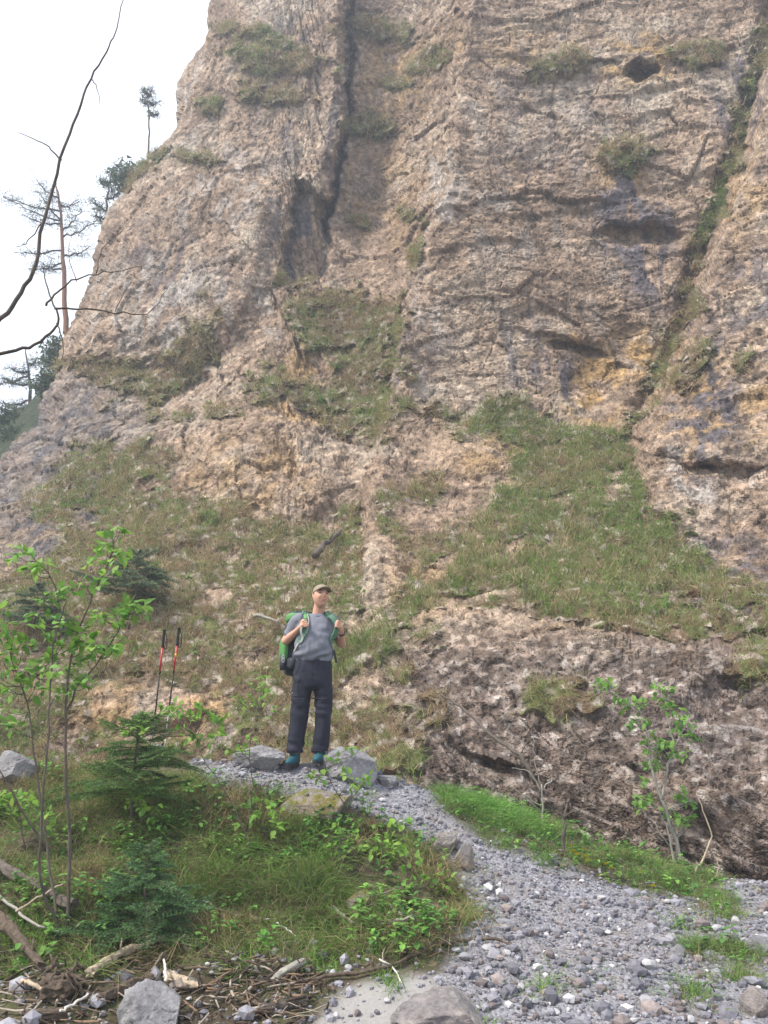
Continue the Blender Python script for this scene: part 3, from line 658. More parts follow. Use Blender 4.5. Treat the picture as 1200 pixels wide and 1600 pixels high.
boulder(700, 1636, 160, 54, 'broad tan grey rock slab embedded at the bottom edge of the gravel', 17, tan=.45, sink=.38, deep=1.1, cuts=12)
boulder(692, 1332, 56, 26, 'dark broken rock half way up the gravel path', 20, tan=.5, sink=.3)
boulder(728, 1362, 34, 36, 'small dark upright rock below the broken rock on the path edge', 23, tan=.7, sink=.3)
boulder(20, 1222, 80, 44, 'grey blue rock behind the leafy bush at the left edge', 26, sink=.25)
boulder(238, 1172, 50, 28, 'grey rock behind the young spruce below the trekking poles', 27, sink=.3)
boulder(1192, 1498, 40, 36, 'grey rock at the right edge beside the grass patch', 29, sink=.3)
boulder(1188, 1590, 44, 34, 'tan grey rock in the lower right corner', 32, tan=.7, sink=.3)
boulder(1060, 1500, 30, 18, 'low flat grey stone among the gravel by the grass patch', 33, sink=.3)
boulder(280, 1553, 46, 20, 'tan smooth stone wedged beside the driftwood', 35, tan=1, sink=.3)
boulder(560, 1425, 46, 26, 'mossy dark stone jutting from the bank above the curved branch', 36, moss=1, tan=1, sink=.35)

# ------------------------------------------------------------------ loose stones
cob = []
for k in range(10):
    V, Fc = rockshape(2, 200 + k, .10, 9, .62, 1.2); V = V * np.random.default_rng(k).uniform(.6, 1.0, 3) * np.array([1, .9, .7])
    me = mesh('cobble', V, Fc, False); me.materials.append(M['cobble']); cob.append(me)
def cobble(px, py, wpx, label, group):
    b = G(px, py); r = wpx / ppm(b[1]) / 2 * 1.1
    o = link('cobble', cob[rng.integers(10)]); o.location = Vector((b[0], b[1], gh(b[0], b[1])[0] + r * .35)); o.scale = (r,) * 3
    o.rotation_euler = (rng.uniform(-.3, .3), rng.uniform(-.3, .3), rng.uniform(0, 6.28)); tag(o, label, 'stone', group)
big = [(1053,1466,14),(1015,1512,22),(713,1490,16),(762,1487,18),(792,1492,15),(725,1500,20),(795,1552,17),(1010,1572,22),(948,1572,13),(760,1540,20),(815,1548,14),(1043,1413,16),(940,1408,20),(840,1400,12),(905,1540,14),(870,1588,14),(835,1570,16),(990,1600,16),(745,1580,13),(950,1460,12),(1120,1455,20),(1150,1445,22),(1080,1600,18),(720,1390,12),(860,1470,12)]
for (a, b_, w_) in big: cobble(a, b_, w_, 'larger pale stone standing out on the gravel path', 'larger stones on the gravel path')
for (a, b_, w_) in [(420,1490,12),(365,1505,13),(330,1525,11),(545,1518,15),(575,1505,10),(340,1545,12),(520,1525,14),(370,1480,9),(600,1512,9),(295,1565,13),(480,1520,12),(560,1498,9),(605,1568,11),(525,1590,14)]:
    cobble(a, b_, w_, 'small pale stone among the driftwood litter below the bank', 'stones in the driftwood litter')
for (a, b_, w_) in [(445,1195,14),(478,1203,9),(430,1202,16),(380,1205,10),(350,1200,9),(585,1240,9)]:
    cobble(a, b_, w_, 'small stone on the path crest near the hiker\'s boots', 'stones on the path crest')
# gravel (uncountable)
mb = MB(); NG = 17500
gV, gF = [], []
var = [rockshape(1, 300 + k, .08, 5, .6, 1.0) for k in range(12)]
cpx = rng.uniform(300, 1260, NG * 3); cpy = 1190 + 440 * rng.uniform(0, 1, NG * 3) ** .8
# sample in plan and keep what lies on gravel
X = rng.uniform(-2.2, 4.6, NG * 6); Yq = rng.uniform(4.2, 8.8, NG * 6); Zq = gh(X, Yq); a_, b_ = pix(np.c_[X, Yq, Zq])
m1, m2_, m3_ = gmasks(a_, b_, np.c_[X, Yq, Zq])
lit = sst(40, -10, sdpoly(a_, b_, [(-50, 1560), (250, 1500), (420, 1470), (690, 1480), (680, 1560), (500, 1620), (-50, 1640)])) * .25
keep = np.flatnonzero(rng.random(len(X)) < np.maximum(m1 * (1 - .85 * m3_), np.maximum(lit, m2_ * .08)))[:NG]
size = np.clip(rng.lognormal(math.log(.0088), .68, len(keep)), .005, .055) * np.interp(Yq[keep], [4.5, 8], [1.15, .85])
greys = rng.uniform(0, 1, len(keep))[:, None]; gcol = np.array([.10, .098, .115]) * (1 - greys) + np.array([.30, .295, .33]) * greys
wm = rng.random(len(keep)) < .18; gcol[wm] *= np.array([1.0, .86, .74]); wh = rng.random(len(keep)) < .025; gcol[wh] = (.52, .51, .51)
for q, k in enumerate(keep):
    V, Fc = var[q % 12]; an = rng.uniform(0, 6.28); c_, s_ = math.cos(an), math.sin(an)
    S = size[q] * rng.uniform(.65, 1.25, 3) * (1, 1, .75); v = V * S; v = np.c_[v[:, 0] * c_ - v[:, 1] * s_, v[:, 0] * s_ + v[:, 1] * c_, v[:, 2]]
    mb.add(v + np.array([X[k], Yq[k], Zq[k] + size[q] * .3]), Fc, None, gcol[q])
tag(mb.build('gravel', M['gravel']), 'grey limestone gravel covering the path', 'gravel', kind='stuff')

# ------------------------------------------------------------------ grass and herbs on the mound
def scatter(n, xr, yr, fn):
    X = rng.uniform(*xr, n * 8); Yv = rng.uniform(*yr, n * 8); Z = gh(X, Yv); p = np.c_[X, Yv, Z]; a, b = pix(p)
    k = np.flatnonzero(rng.random(len(X)) < fn(a, b, p))[:n]; return p[k], a[k], b[k]
def herbage(mb, p, nb, ln, wd, cols, probs, spread=.05, bend=.9, lean=.45, hang=None):
    n = len(p); m = n * nb; pr = np.repeat(p, nb, 0); pr[:, :2] += rng.normal(0, spread, (m, 2)); pr[:, 2] = gh(pr[:, 0], pr[:, 1]) - .01
    d = np.array([0, 0, 1.0]) + rng.normal(0, lean, (m, 3)) * (1, 1, .3); d /= np.linalg.norm(d, axis=1, keepdims=True)
    bd = np.c_[d[:, :2] * 2, np.full(m, -.55)] * bend * rng.uniform(.3, 1.3, (m, 1))
    if hang is not None: bd += np.asarray(hang) * rng.uniform(.4, 1, (m, 1))
    cols = np.array(cols); k = rng.choice(len(cols), n, p=probs); c = np.repeat(cols[k], nb, 0) * rng.uniform(.7, 1.3, (m, 1))
    blades(mb, pr, d, np.repeat(rng.uniform(.6, 1.25, n), nb) * rng.uniform(.5, 1.2, m) * ln, wd * rng.uniform(.7, 1.3, m), bd, c)
VEG = [(-300,1190),(330,1220),(430,1248),(560,1270),(690,1345),(735,1440),(690,1495),(560,1500),(300,1490),(100,1540),(-300,1540)]
mbg = MB()
veg = lambda a, b, p: sst(12, -12, sdpoly(a, b, VEG) + 14 * fbm(p * 3, 2, 301))
grn = [(.12, .225, .045), (.175, .26, .065), (.225, .225, .09), (.33, .275, .15), (.17, .12, .07)]
p_, a_, b_ = scatter(4700, (-5.0, 1.2), (4.7, 8.4), lambda a, b, p: veg(a, b, p) * sst(-.45, .1, fbm(p * 1.6, 3, 302)))
herbage(mbg, p_, 9, .17, .0042, grn, [.30, .28, .20, .15, .07])
p_, a_, b_ = scatter(1300, (-5.0, 1.2), (4.7, 8.4), lambda a, b, p: veg(a, b, p) * sst(.1, .4, fbm(p * 1.3, 3, 303)))
herbage(mbg, p_, 9, .26, .005, grn, [.36, .34, .16, .1, .04])
p_, a_, b_ = scatter(1000, (-5.0, 1.2), (4.7, 8.4), lambda a, b, p: veg(a, b, p) * sst(.05, .35, fbm(p * 1.3 + 7, 3, 304)))
herbage(mbg, p_, 14, .28, .004, [(.33, .26, .14), (.24, .17, .09), (.15, .10, .06)], [.5, .3, .2], bend=1.2, hang=(0, -.5, -.7))
# fresh bright grass between path and cliff, and patches in the gravel
p_, a_, b_ = scatter(2000, (.4, 4.6), (5.0, 9.0), lambda a, b, p: np.max([sst(10, -6, sdpoly(a, b, q)) for q in GRASSP], 0) * sst(-.15, .3, fbm(p * 2, 3, 305)) * (.85 + .15 * sst(930, 860, a)))
herbage(mbg, p_, 11, .17, .0045, [(.12, .24, .05), (.16, .27, .07), (.20, .21, .09), (.30, .25, .14)], [.36, .3, .2, .14])
p_, a_, b_ = scatter(420, (.5, 2.0), (7.8, 8.9), lambda a, b, p: sst(8, -8, sdpoly(a, b, [(690,1240),(760,1242),(830,1280),(870,1320),(800,1330),(700,1268)])))
herbage(mbg, p_, 12, .24, .0045, [(.14, .31, .06), (.19, .35, .08)], [.6, .4])
p_, a_, b_ = scatter(240, (.0, 4.5), (4.6, 7.5), lambda a, b, p: sst(10, -8, sdpoly(a, b, GRAV)) * sst(.25, .45, fbm(p * 2.2, 3, 306)))
herbage(mbg, p_, 8, .08, .004, [(.13, .26, .05), (.22, .22, .1)], [.6, .4])
for (cx, cy, w_, k_) in [(500,1510,55,26),(370,1520,40,16),(600,1540,30,10),(435,1240,40,12),(560,1240,20,8),(745,1610,30,10),(850,1545,40,10)]:
    pts = np.array([G(cx + rng.normal(0, w_ * .4), cy + rng.normal(0, 8)) for _ in range(k_)])
    herbage(mbg, pts, 9, .16, .0042, [(.14, .28, .05), (.2, .3, .08)], [.6, .4], .03)
tag(mbg.build('meadow_grass', M['grass']), 'green and dry grass covering the mound and the path edges', 'grass', kind='stuff')
# herb leaves (uncountable ground cover)
def leafverts(n_, droop=.25, w=.33):
    t = np.linspace(0, 1, n_); wv = w * np.sin(np.pi * np.clip(t, 0, 1) ** .8) ** .9; wv[0] = .03; wv[-1] = 0
    V = []; 
    for a, b in zip(t, wv): V += [(-b, a, .22 * b - droop * a * a), (0, a, -droop * a * a), (b, a, .22 * b - droop * a * a)]
    V = np.array(V); f = []
    for i in range(n_ - 1):
        f += [(3 * i, 3 * i + 1, 3 * i + 4, 3 * i + 3), (3 * i + 1, 3 * i + 2, 3 * i + 5, 3 * i + 4)]
    return V, np.array(f)
LV, LF = leafverts(4)
mbh = MB()
p_, a_, b_ = scatter(1200, (-5.0, 1.2), (4.7, 8.5), lambda a, b, p: veg(a, b, p) * sst(-.1, .3, fbm(p * 1.9, 3, 311)))
q_, a2, b2 = scatter(170, (.6, 4.4), (5.5, 9.0), lambda a, b, p: np.max([sst(10, -6, sdpoly(a, b, q)) for q in GRASSP], 0))
for p in np.r_[p_, q_]:
    k = rng.integers(4, 9); hgt = rng.uniform(.03, .20); L = rng.uniform(.03, .065); cc2 = np.array([(.11, .26, .05), (.17, .33, .07), (.09, .20, .05)])[rng.integers(3)] * rng.uniform(.8, 1.25)
    for j in range(k):
        an = rng.uniform(0, 6.28); z = hgt * rng.uniform(.4, 1); el = rng.uniform(-.3, .6)
        Mx = np.array(Matrix.Rotation(an, 3, 'Z') @ Matrix.Rotation(el, 3, 'X')); mbh.add(LV * L @ Mx.T + p + (0, 0, z), None, LF, cc2 * rng.uniform(.85, 1.15))
    mbh.tube([p, p + (rng.normal(0, .01), 0, hgt)], [.002, .0012], 3, False, (.14, .2, .06))
tag(mbh.build('herb_cover', M['foliage']), 'low leafy herbs spread over the mound', 'herbs', kind='stuff')

# ------------------------------------------------------------------ shrubs and saplings with single leaves
leafm = []
for k in range(5):
    V, Fq = leafverts(5, .12 + .09 * k, .30 + .02 * (k % 3)); V[:, 0] += .05 * (k - 2) * V[:, 1] ** 2
    leafm.append((V, Fq))
LM = {}
for key in ('leaf', 'leaf2'):
    LM[key] = []
    for V, Fq in leafm:
        me = mesh('leaf', V, Fq, True); me.materials.append(M[key]); LM[key].append(me)
def leaves_at(bag, pt, out, n_, L, spread=.9):
    out = Vector([float(x) for x in out])
    for j in range(n_):
        d = (out.normalized() * .5 + Vector(rng.normal(0, spread, 3)) + Vector((0, 0, .12))).normalized()
        u = Vector((rng.normal(0, .35), rng.normal(0, .35) - .15, 1)); x = d.cross(u).normalized(); z = x.cross(d)
        bag.append((np.asarray(pt, float) + rng.normal(0, .3 * L, 3), Matrix((x, d, z)).transposed(), L * rng.uniform(.65, 1.25)))
def put_leaves(bag, crown, root, key):
    """the 300 largest as single leaves, the rest as one mass"""
    bag.sort(key=lambda q: -q[2]); mass = MB()
    for k, (pt, m, L) in enumerate(bag):
        if k < 300:
            o = bpy.data.objects.new('leaf', LM[key][rng.integers(5)]); col.objects.link(o); o.parent = crown
            o.matrix_basis = Matrix.LocRotScale(Vector([float(v) for v in pt]) - root.location, m.to_euler(), Vector((1, 1, 1)) * L)
        else:
            V, Fq = leafm[rng.integers(5)]; t = rng.random(); mass.add(V * L @ np.array(m).T + pt, None, Fq, np.array([.11, .27, .055]) * (1 - t) + np.array([.22, .40, .085]) * t)
    if mass.n: tag(mass.build('leaf_mass', M['foliage'], crown, True), kind='stuff')
def shrub(name, label, base, stems, clusters, Y0, L, nl, mat, key, cat='shrub', group=None, rtip=.003, dup=1, wide=1.0):
    """stems: list of (points[(px,py,Y)], base radius); clusters: (px,py) anchored to the nearest stem by a twig"""
    root = thing(name, label, cat, base, group); allp = []
    for i, (pts, r0) in enumerate(stems):
        pp = smooth_path(np.array([P(*q) for q in pts]), 5, .004); allp.append(pp)
        mb = MB(); mb.tube(pp, np.linspace(r0, rtip, len(pp)), 7); mb.build('trunk' if i == 0 else 'stem', M[mat], root, True)
    allp = np.concatenate(allp); tw = MB(); ends = []
    for (a, b) in [(q[0] + dx_ * rng.uniform(4, 12) * wide, q[1] + rng.normal(0, 6) * wide) for q in clusters for dx_ in ((0,) if dup == 1 else (-1, 1) if dup == 2 else (-1, 0, 1))]:
        Yc = Y0 + rng.normal(0, .12); e = P(a, b, Yc); d_ = np.linalg.norm((allp - e) * (1, .6, 1) + np.array([0, 0, .05]), axis=1) + .15 * (allp[:, 2] > e[2] - .01)
        s0 = allp[np.argmin(d_)]; m_ = (s0 + e) / 2 + np.array([0, 0, -.02]); pp = smooth_path([s0, m_, e], 3, .003)
        tw.tube(pp, np.linspace(.0035, .0015, len(pp)), 5); ends.append((e, e - s0, pp))
    crown = tw.build('crown', M[mat], root, True); bag = []
    for e, out, pp in ends:
        leaves_at(bag, e, out, nl, L)
        if len(pp) > 4: leaves_at(bag, pp[-2], out, max(1, nl // 3), L)
    put_leaves(bag, crown, root, key)
    return root
b = G(100, 1462); by = b[1]
shrub('leafy_shrub', 'tall leafy shrub with bright green leaves at the left edge', b,
      [([(104,1462,by),(108,1330,by+.02),(104,1200,by),(103,1090,by-.02),(116,1010,by),(145,930,by+.05),(168,880,by+.05),(183,830,by+.08)], .012),
       ([(98,1465,by),(62,1370,by-.1),(70,1220,by-.12),(78,1100,by-.1),(83,1010,by-.1),(97,960,by-.1),(104,940,by-.12)], .0095),
       ([(90,1450,by),(72,1320,by+.1),(58,1220,by+.1),(45,1110,by+.12),(25,1050,by+.12),(8,990,by+.15)], .009),
       ([(104,1110,by),(122,1070,by+.05),(150,1040,by+.1),(185,985,by+.12),(200,945,by+.12)], .007),
       ([(83,1010,by-.1),(92,940,by-.05),(75,895,by),(45,865,by)], .006),
       ([(72,1330,by+.1),(20,1240,by),(-30,1150,by)], .008)],
      [(182,835),(172,862),(160,850),(192,868),(152,890),(165,900),(145,912),(40,855),(28,868),(50,885),(66,892),(90,915),(105,925),(62,962),(75,950),(84,978),(100,962),(112,978),(128,1000),(140,985),(152,975),(200,942),(190,955),(172,968),(208,958),(215,955),(185,995),(58,1048),(72,1032),(108,1008),(128,1038),(142,1012),(160,1022),(170,1012),(20,978),(8,995),(5,1035),(25,1048),(12,1080),(48,1075),(80,1078),(112,1072),(128,1062),(12,1130),(2,1110),(30,1012),(95,1045),(60,1000),(-5,960),(88,1020),(-5,1060)],
      by, .070, 5, 'bark', 'leaf', dup=2)
b = G(1064, 1357); by = b[1] - .12
shrub('young_tree', 'slender young tree with green leaf tufts in front of the rock at the right', b,
      [([(1066,1358,by),(1052,1300,by),(1034,1248,by),(1018,1200,by),(1012,1150,by),(998,1105,by)], .022),
       ([(1034,1250,by),(1044,1195,by),(1052,1165,by),(1042,1120,by),(1034,1085,by)], .013), ([(1056,1356,by-.04),(1044,1300,by-.04),(1028,1262,by-.04)], .013),
       ([(1052,1330,by),(1030,1300,by-.03),(1024,1285,by-.03)], .006), ([(998,1110,by),(970,1090,by),(938,1072,by)], .006), ([(1046,1180,by),(1068,1140,by),(1072,1120,by)], .006), ([(1040,1265,by),(1068,1255,by),(1080,1250,by)], .005)],
      [(935,1070),(945,1066),(965,1085),(975,1100),(985,1092),(1000,1100),(1000,1128),(988,1132),(1028,1072),(1044,1070),(1038,1100),(1052,1108),(1066,1122),(1072,1135),(1062,1140),(1018,1158),(1030,1165),(1040,1160),(1012,1192),(1025,1190),(1055,1180),(1062,1172),(1085,1152),(1000,1232),(1012,1245),(1006,1255),(1068,1248),(1080,1260),(1050,1275),(1058,1282),(1075,1278),(1020,1178)],
      by, .066, 6, 'bark_pale', 'leaf2', 'tree', dup=2, wide=.7)
# thin shoots in front of the mound
def shoot(label, path, clusters, Y0, L=.05, nl=4, r=.006, name='leafy_shoot', mat='bark', key='leaf'):
    pts = [(a, b_, Y0) for a, b_ in path]; bpt = P(*pts[0]); g_ = gh(bpt[0], bpt[1])[0]
    root_ = np.array([bpt[0], bpt[1], g_])
    return shrub(name, label, root_, [([*pts], r)], clusters, Y0, L * 1.15, nl + 1, mat, key, 'shrub', rtip=.0015, dup=2)
y1 = G(330, 1330)[1]
shoot('thin shoot with pale green leaves bending right of the trekking poles', [(395,1335),(360,1250),(320,1190),(305,1150)], [(265,1100),(275,1110),(300,1118),(320,1115),(340,1118),(210,1128),(215,1135),(300,1150),(335,1150),(288,1108)], y1, .055, 4)
shoot('thin leafy shoot left of the hiker\'s legs', [(385,1300),(395,1230),(390,1160),(408,1110)], [(408,1062),(415,1075),(400,1070),(415,1100),(380,1095),(390,1155),(376,1172),(365,1170),(386,1100)], y1 + .1, .04, 4)
shoot('leafy shoot growing from the mossy rock', [(560,1320),(545,1265),(512,1215),(508,1185)], [(495,1200),(490,1208),(540,1215),(523,1190),(570,1218),(562,1226),(555,1180)], G(560, 1300)[1] - .05, .05, 3)
shoot('low bright leafy shoot on the mound below the mossy rock', [(420,1320),(408,1290),(400,1262)], [(395,1268),(412,1275),(425,1282),(385,1283),(440,1290),(408,1260),(430,1262)], G(420, 1320)[1], .05, 4)
shoot('leafy shoot on the right flank of the mound', [(640,1400),(634,1350),(628,1300)], [(628,1298),(622,1330),(645,1345),(652,1380),(690,1395),(675,1382),(625,1395),(612,1310),(700,1368)], G(640, 1400)[1], .05, 4)
shoot('low leafy shoot in the middle of the mound', [(535,1350),(530,1320),(540,1290)], [(545,1320),(520,1330),(555,1345),(540,1370),(575,1330),(540,1295),(515,1365)], G(535, 1350)[1], .045, 4)
shoot('small leafy shoot beside the young spruce', [(225,1310),(215,1265),(205,1245)], [(208,1250),(235,1265),(212,1252),(230,1272)], G(225, 1310)[1] - .1, .045, 4)
shoot('leafy shoot at the foot of the tall shrub', [(40,1330),(30,1270),(20,1235)], [(20,1240),(38,1235),(10,1250),(70,1270),(80,1285),(50,1300),(30,1260)], G(40, 1330)[1] - .1, .055, 5)
# bare sapling, dead sticks and snags in front of the right rock wall
def bare(name, label, base, sets, mat, cat):
    root = thing(name, label, cat, base)
    for i, (pts, r0, r1) in enumerate(sets):
        pp = smooth_path(np.array([P(*q) for q in pts]), 4, .006); MB().tube(pp, np.linspace(r0, r1, len(pp)), 7).build('trunk' if i == 0 else 'branch', M[mat], root, True)
    return root
b = G(824, 1265); y = b[1] - .05
bare('bare_sapling', 'bare grey sapling with a straight thin stem in front of the rock wall', b,
     [([(826,1268,y),(822,1180,y),(820,1060,y),(821,960,y),(818,905,y),(812,870,y)], .014, .003), ([(820,985,y),(790,958,y),(765,935,y),(752,910,y)], .005, .002), ([(821,975,y),(838,960,y),(845,950,y)], .004, .001), ([(822,1150,y),(850,1120,y),(872,1085,y)], .004, .001),
      ([(818,1240,y),(800,1160,y),(785,1110,y),(775,1075,y)], .007, .002), ([(824,1210,y),(812,1190,y),(806,1230,y),(790,1200,y)], .005, .002)], 'bark', 'tree')
b = G(880, 1338); y = b[1]
bare('snag', 'short grey dead snag standing in the grass by the yellow flowers', b, [([(880,1340,y),(881,1300,y),(882,1276,y),(886,1256,y)], .017, .009), ([(882,1275,y),(910,1264,y),(945,1262,y),(972,1244,y)], .006, .002), ([(882,1280,y),(872,1262,y),(866,1255,y)], .006, .003)], 'bark', 'dead tree')
b = G(848, 1300); y = b[1]
bare('dead_shrub', 'bleached twiggy dead shrub in the bright grass', b, [([(850,1300,y),(848,1260,y),(846,1225,y)], .011, .006), ([(848,1240,y),(825,1205,y),(800,1200,y)], .006, .003), ([(847,1235,y),(860,1220,y),(862,1215,y)], .008, .004), ([(848,1262,y),(820,1245,y),(815,1290,y)], .005, .002), ([(846,1228,y),(836,1190,y),(832,1150,y)], .005, .002), ([(850,1290,y),(870,1300,y),(885,1305,y)], .004, .002), ([(848,1270,y),(780,1215,y),(745,1200,y)], .004, .001)], 'bark_pale', 'dead shrub')
y = 8.9
bare('fallen_branch', 'long dead branch leaning against the rock wall', P(832, 1215, y), [([(838,1225,y-.1),(812,1180,y),(770,1150,y+.25),(720,1105,y+.6),(690,1085,y+.9)], .026, .012), ([(812,1180,y),(826,1150,y),(832,1130,y)], .008, .002)], 'bark', 'branch')
b = G(1095, 1375); y = b[1] - .05
bare('dry_stick', 'curved dry stick leaning at the foot of the rock right of the young tree', b, [([(1085,1372,y),(1105,1325,y),(1112,1300,y),(1098,1265,y),(1088,1240,y)], .010, .004), ([(1105,1390,y),(1122,1360,y),(1120,1340,y)], .008, .003)], 'wood', 'stick')
pa, pb = C(492, 878), C(533, 836); pa = pa + (0, -.25, .05); pb = pb + (0, -.25, .05)
lg = thing('fallen_log', 'short weathered grey log lying on the grass slope above the hiker', 'log', pa)
MB().tube(smooth_path([pa, (pa * .6 + pb * .4) + (0, -.03, .02), pb], 5, .015), np.linspace(.075, .035, 11), 9).build('trunk', M['bark'], lg, True)
MB().tube([pa * .5 + pb * .5, pa * .4 + pb * .6 + (.1, -.12, .16)], [.02, .01], 6).build('stub', M['bark'], lg, True)
pa = C(400, 975) + (0, -.15, .05); pb = C(440, 985) + (0, -.15, 0)
tag(MB().tube(smooth_path([pa, (pa + pb) / 2 + (0, 0, .03), pb], 4, .01), np.linspace(.03, .015, 9), 7).build('fallen_branch', M['bark_pale'], None, True), 'thin pale dead branch on the grass slope left of the hiker', 'branch')
for (x0, y0, x1, y1_, l_) in [(1040,1180,1040,1180,0)]: pass

# ------------------------------------------------------------------ spruces
def spruce(name, label, base, h, rad, nb, dens, seed, cat='tree', tops=(.10, .19, .07), ne=.016, first=.06):
    r = np.random.default_rng(seed); root = thing(name, label, cat, base); base = np.asarray(base, float)
    MB().tube(smooth_path([base - (0, 0, .03), base + (r.normal(0, .01), 0, h * .5), base + (0, 0, h)], 5), np.linspace(.018 * h + .004, .003, 11), 7).build('trunk', M['bark'], root, True)
    mb = MB()
    for k in range(nb):
        t = first + (1 - first) * (k / nb) ** .9; z = h * t; an = k * 2.4 + r.normal(0, .5); L = rad * (1 - t) ** .7 * r.uniform(.45, 1.2) + .03; drp = r.uniform(-.1, .5); t = t + r.normal(0, .02)
        d = np.array([math.cos(an), math.sin(an), 0]); side = np.array([-d[1], d[0], 0]); o_ = base + (0, 0, z)
        axis_ = lambda s_: o_ + d * L * s_ + np.array([0, 0, L * (.22 * s_ - drp * s_ * s_ + (.45 * s_ if t > .8 else 0))])
        segs = [(axis_(0), axis_(.5), axis_(1))]
        for q in range(3, 3 + int(4 + 9 * L / max(rad, .1))):
            s_ = q / (4 + 9 * L / max(rad, .1) + 3); 
            for sg in (-1, 1):
                p0 = axis_(s_); l2 = L * .42 * (1 - s_) + .02; dv = (side * sg * .8 + d * .7); dv /= np.linalg.norm(dv)
                segs.append((p0, p0 + dv * l2 * .5 + (0, 0, -.01 * h), p0 + dv * l2 + np.array([0, 0, -.12 * l2])))
        for (a, b_, c_) in segs:
            mb.tube([a, b_, c_], [.0035, .0025, .0015], 3, False, (.10, .07, .04))
            ln = np.linalg.norm(c_ - a); m = max(6, int(ln * dens)); tt = r.uniform(0, 1, m)[:, None]; pp = a * (1 - tt) ** 2 + 2 * b_ * tt * (1 - tt) + c_ * tt ** 2
            dr = r.normal(0, 1, (m, 3)) * (1, 1, .6) + (c_ - a) / (ln + 1e-6) * 1.0 + (0, 0, .25); dr /= np.linalg.norm(dr, axis=1, keepdims=True)
            sd = np.cross(dr, r.normal(0, 1, (m, 3))); sd /= np.linalg.norm(sd, axis=1, keepdims=True)
            w_ = ne * .15; V = np.stack([pp - sd * w_, pp + sd * w_, pp + dr * ne * r.uniform(.7, 1.3, (m, 1))], 1).reshape(-1, 3)
            young = (tt > .8) * r.random((m, 1)); c0 = np.array(tops) * r.uniform(.7, 1.4, (m, 1)) + young * np.array([.05, .09, .01])
            mb.add(V, np.arange(3 * m).reshape(-1, 3), None, np.repeat(c0, 3, 0))
    mb.build('crown', M['foliage'], root); return root
b = G(205, 1300); spruce('spruce_sapling', 'young spruce in front of the trekking poles', b, .88, .95, 66, 360, 41, ne=.022, tops=(.12, .21, .07), first=.3)
b = G(222, 1462); spruce('spruce_sapling', 'smaller young spruce on the bank right of the tall shrub', b, .52, .52, 48, 440, 42, ne=.019, tops=(.095, .19, .08))
b = C(215, 950) + (0, -.2, 0); spruce('spruce', 'dark bushy spruce on the grass slope behind the tall shrub', b, .85, 1.2, 36, 110, 43, ne=.06, tops=(.13, .165, .105), first=.15)
b = C(60, 985) + (0, -.2, 0); spruce('spruce', 'dark low spruce on the slope at the left edge', b, .75, .8, 30, 100, 44, ne=.06, tops=(.13, .165, .105))

# ------------------------------------------------------------------ pines and bushes on the skyline
def pine(label, pts, r0, boughs, Y, seed, mat='bark_red', clump=.5, group='pines on the skyline', nn_=130, name='pine_tree', cat='tree', need=.16):
    r = np.random.default_rng(seed); pp = smooth_path(np.array([P(a, b_, Y) for a, b_ in pts]), 5, .02)
    root = thing(name, label, cat, pp[0], group); MB().tube(pp, np.linspace(r0, .02, len(pp)), 8).build('trunk', M[mat], root, True)
    mb = MB()
    for (a, b_, c_, d_) in boughs:                    # from trunk pixel to tip pixel
        p0 = P(a, b_, Y); p1 = P(c_, d_, Y + r.normal(0, .5)); path = smooth_path([p0, (p0 + p1) / 2 + (0, 0, -.12), p1], 4, .03)
        mb.tube(path, np.linspace(.045, .015, len(path)), 5, False, (.09, .06, .045))
        for q in path[2:]:
            for _ in range(3):
                c0 = q + r.normal(0, 1, 3) * clump * (.45, .45, .18); m = nn_ // 9
                mb.tube([q, c0], [.014, .008], 3, False, (.09, .06, .045))
                st = c0 + r.normal(0, 1, (m, 3)) * clump * (.32, .32, .10); dr = r.normal(0, 1, (m, 3)) * (1, 1, .6) + (0, 0, .5); dr /= np.linalg.norm(dr, axis=1, keepdims=True)
                sd = np.cross(dr, r.normal(0, 1, (m, 3))); sd /= np.linalg.norm(sd, axis=1, keepdims=True)
                V = np.stack([st - sd * .012, st + sd * .012, st + dr * need * r.uniform(.6, 1.3, (m, 1))], 1).reshape(-1, 3)
                mb.add(V, np.arange(3 * m).reshape(-1, 3), None, np.repeat(np.array([.07, .105, .065]) * r.uniform(.6, 1.4, (m, 1)), 3, 0))
    mb.build('crown', M['foliage'], root); return root
Yp = 30.5
pine('tall pine with reddish trunk on the skyline at the left', [(106,560),(103,500),(99,420),(96,350),(90,300),(86,285)], .14,
     [(97,345,20,315),(97,345,60,300),(95,330,5,308),(99,370,150,345),(100,390,35,395),(98,360,128,330),(100,400,140,385),(92,310,60,285),(100,420,70,415),(98,350,45,340),(101,410,45,420),(92,320,118,318)], Yp, 51)
pine('small dark pine on the rock shoulder right of the tall pine', [(168,365),(166,330),(170,290),(176,262)], .06, [(166,330,148,312),(168,310,190,295),(170,290,155,280),(174,275,205,262),(166,340,150,335),(172,285,192,272)], 27.5, 52, 'bark', .32)
pine('lone thin pine standing high on the cliff edge', [(232,262),(233,215),(232,175),(230,140)], .045, [(232,165,222,148),(232,160,245,160),(231,150,238,140),(232,172,243,178),(231,145,224,138)], 27.5, 53, 'bark', .2, nn_=80)
pine('dark pine at the left edge below the tall pine', [(48,660),(47,610),(44,575),(40,545)], .09, [(47,600,8,592),(47,625,5,630),(45,580,15,575),(47,605,75,600),(44,570,60,560),(47,640,20,638),(45,585,0,600)], 30, 54, 'bark', .42)
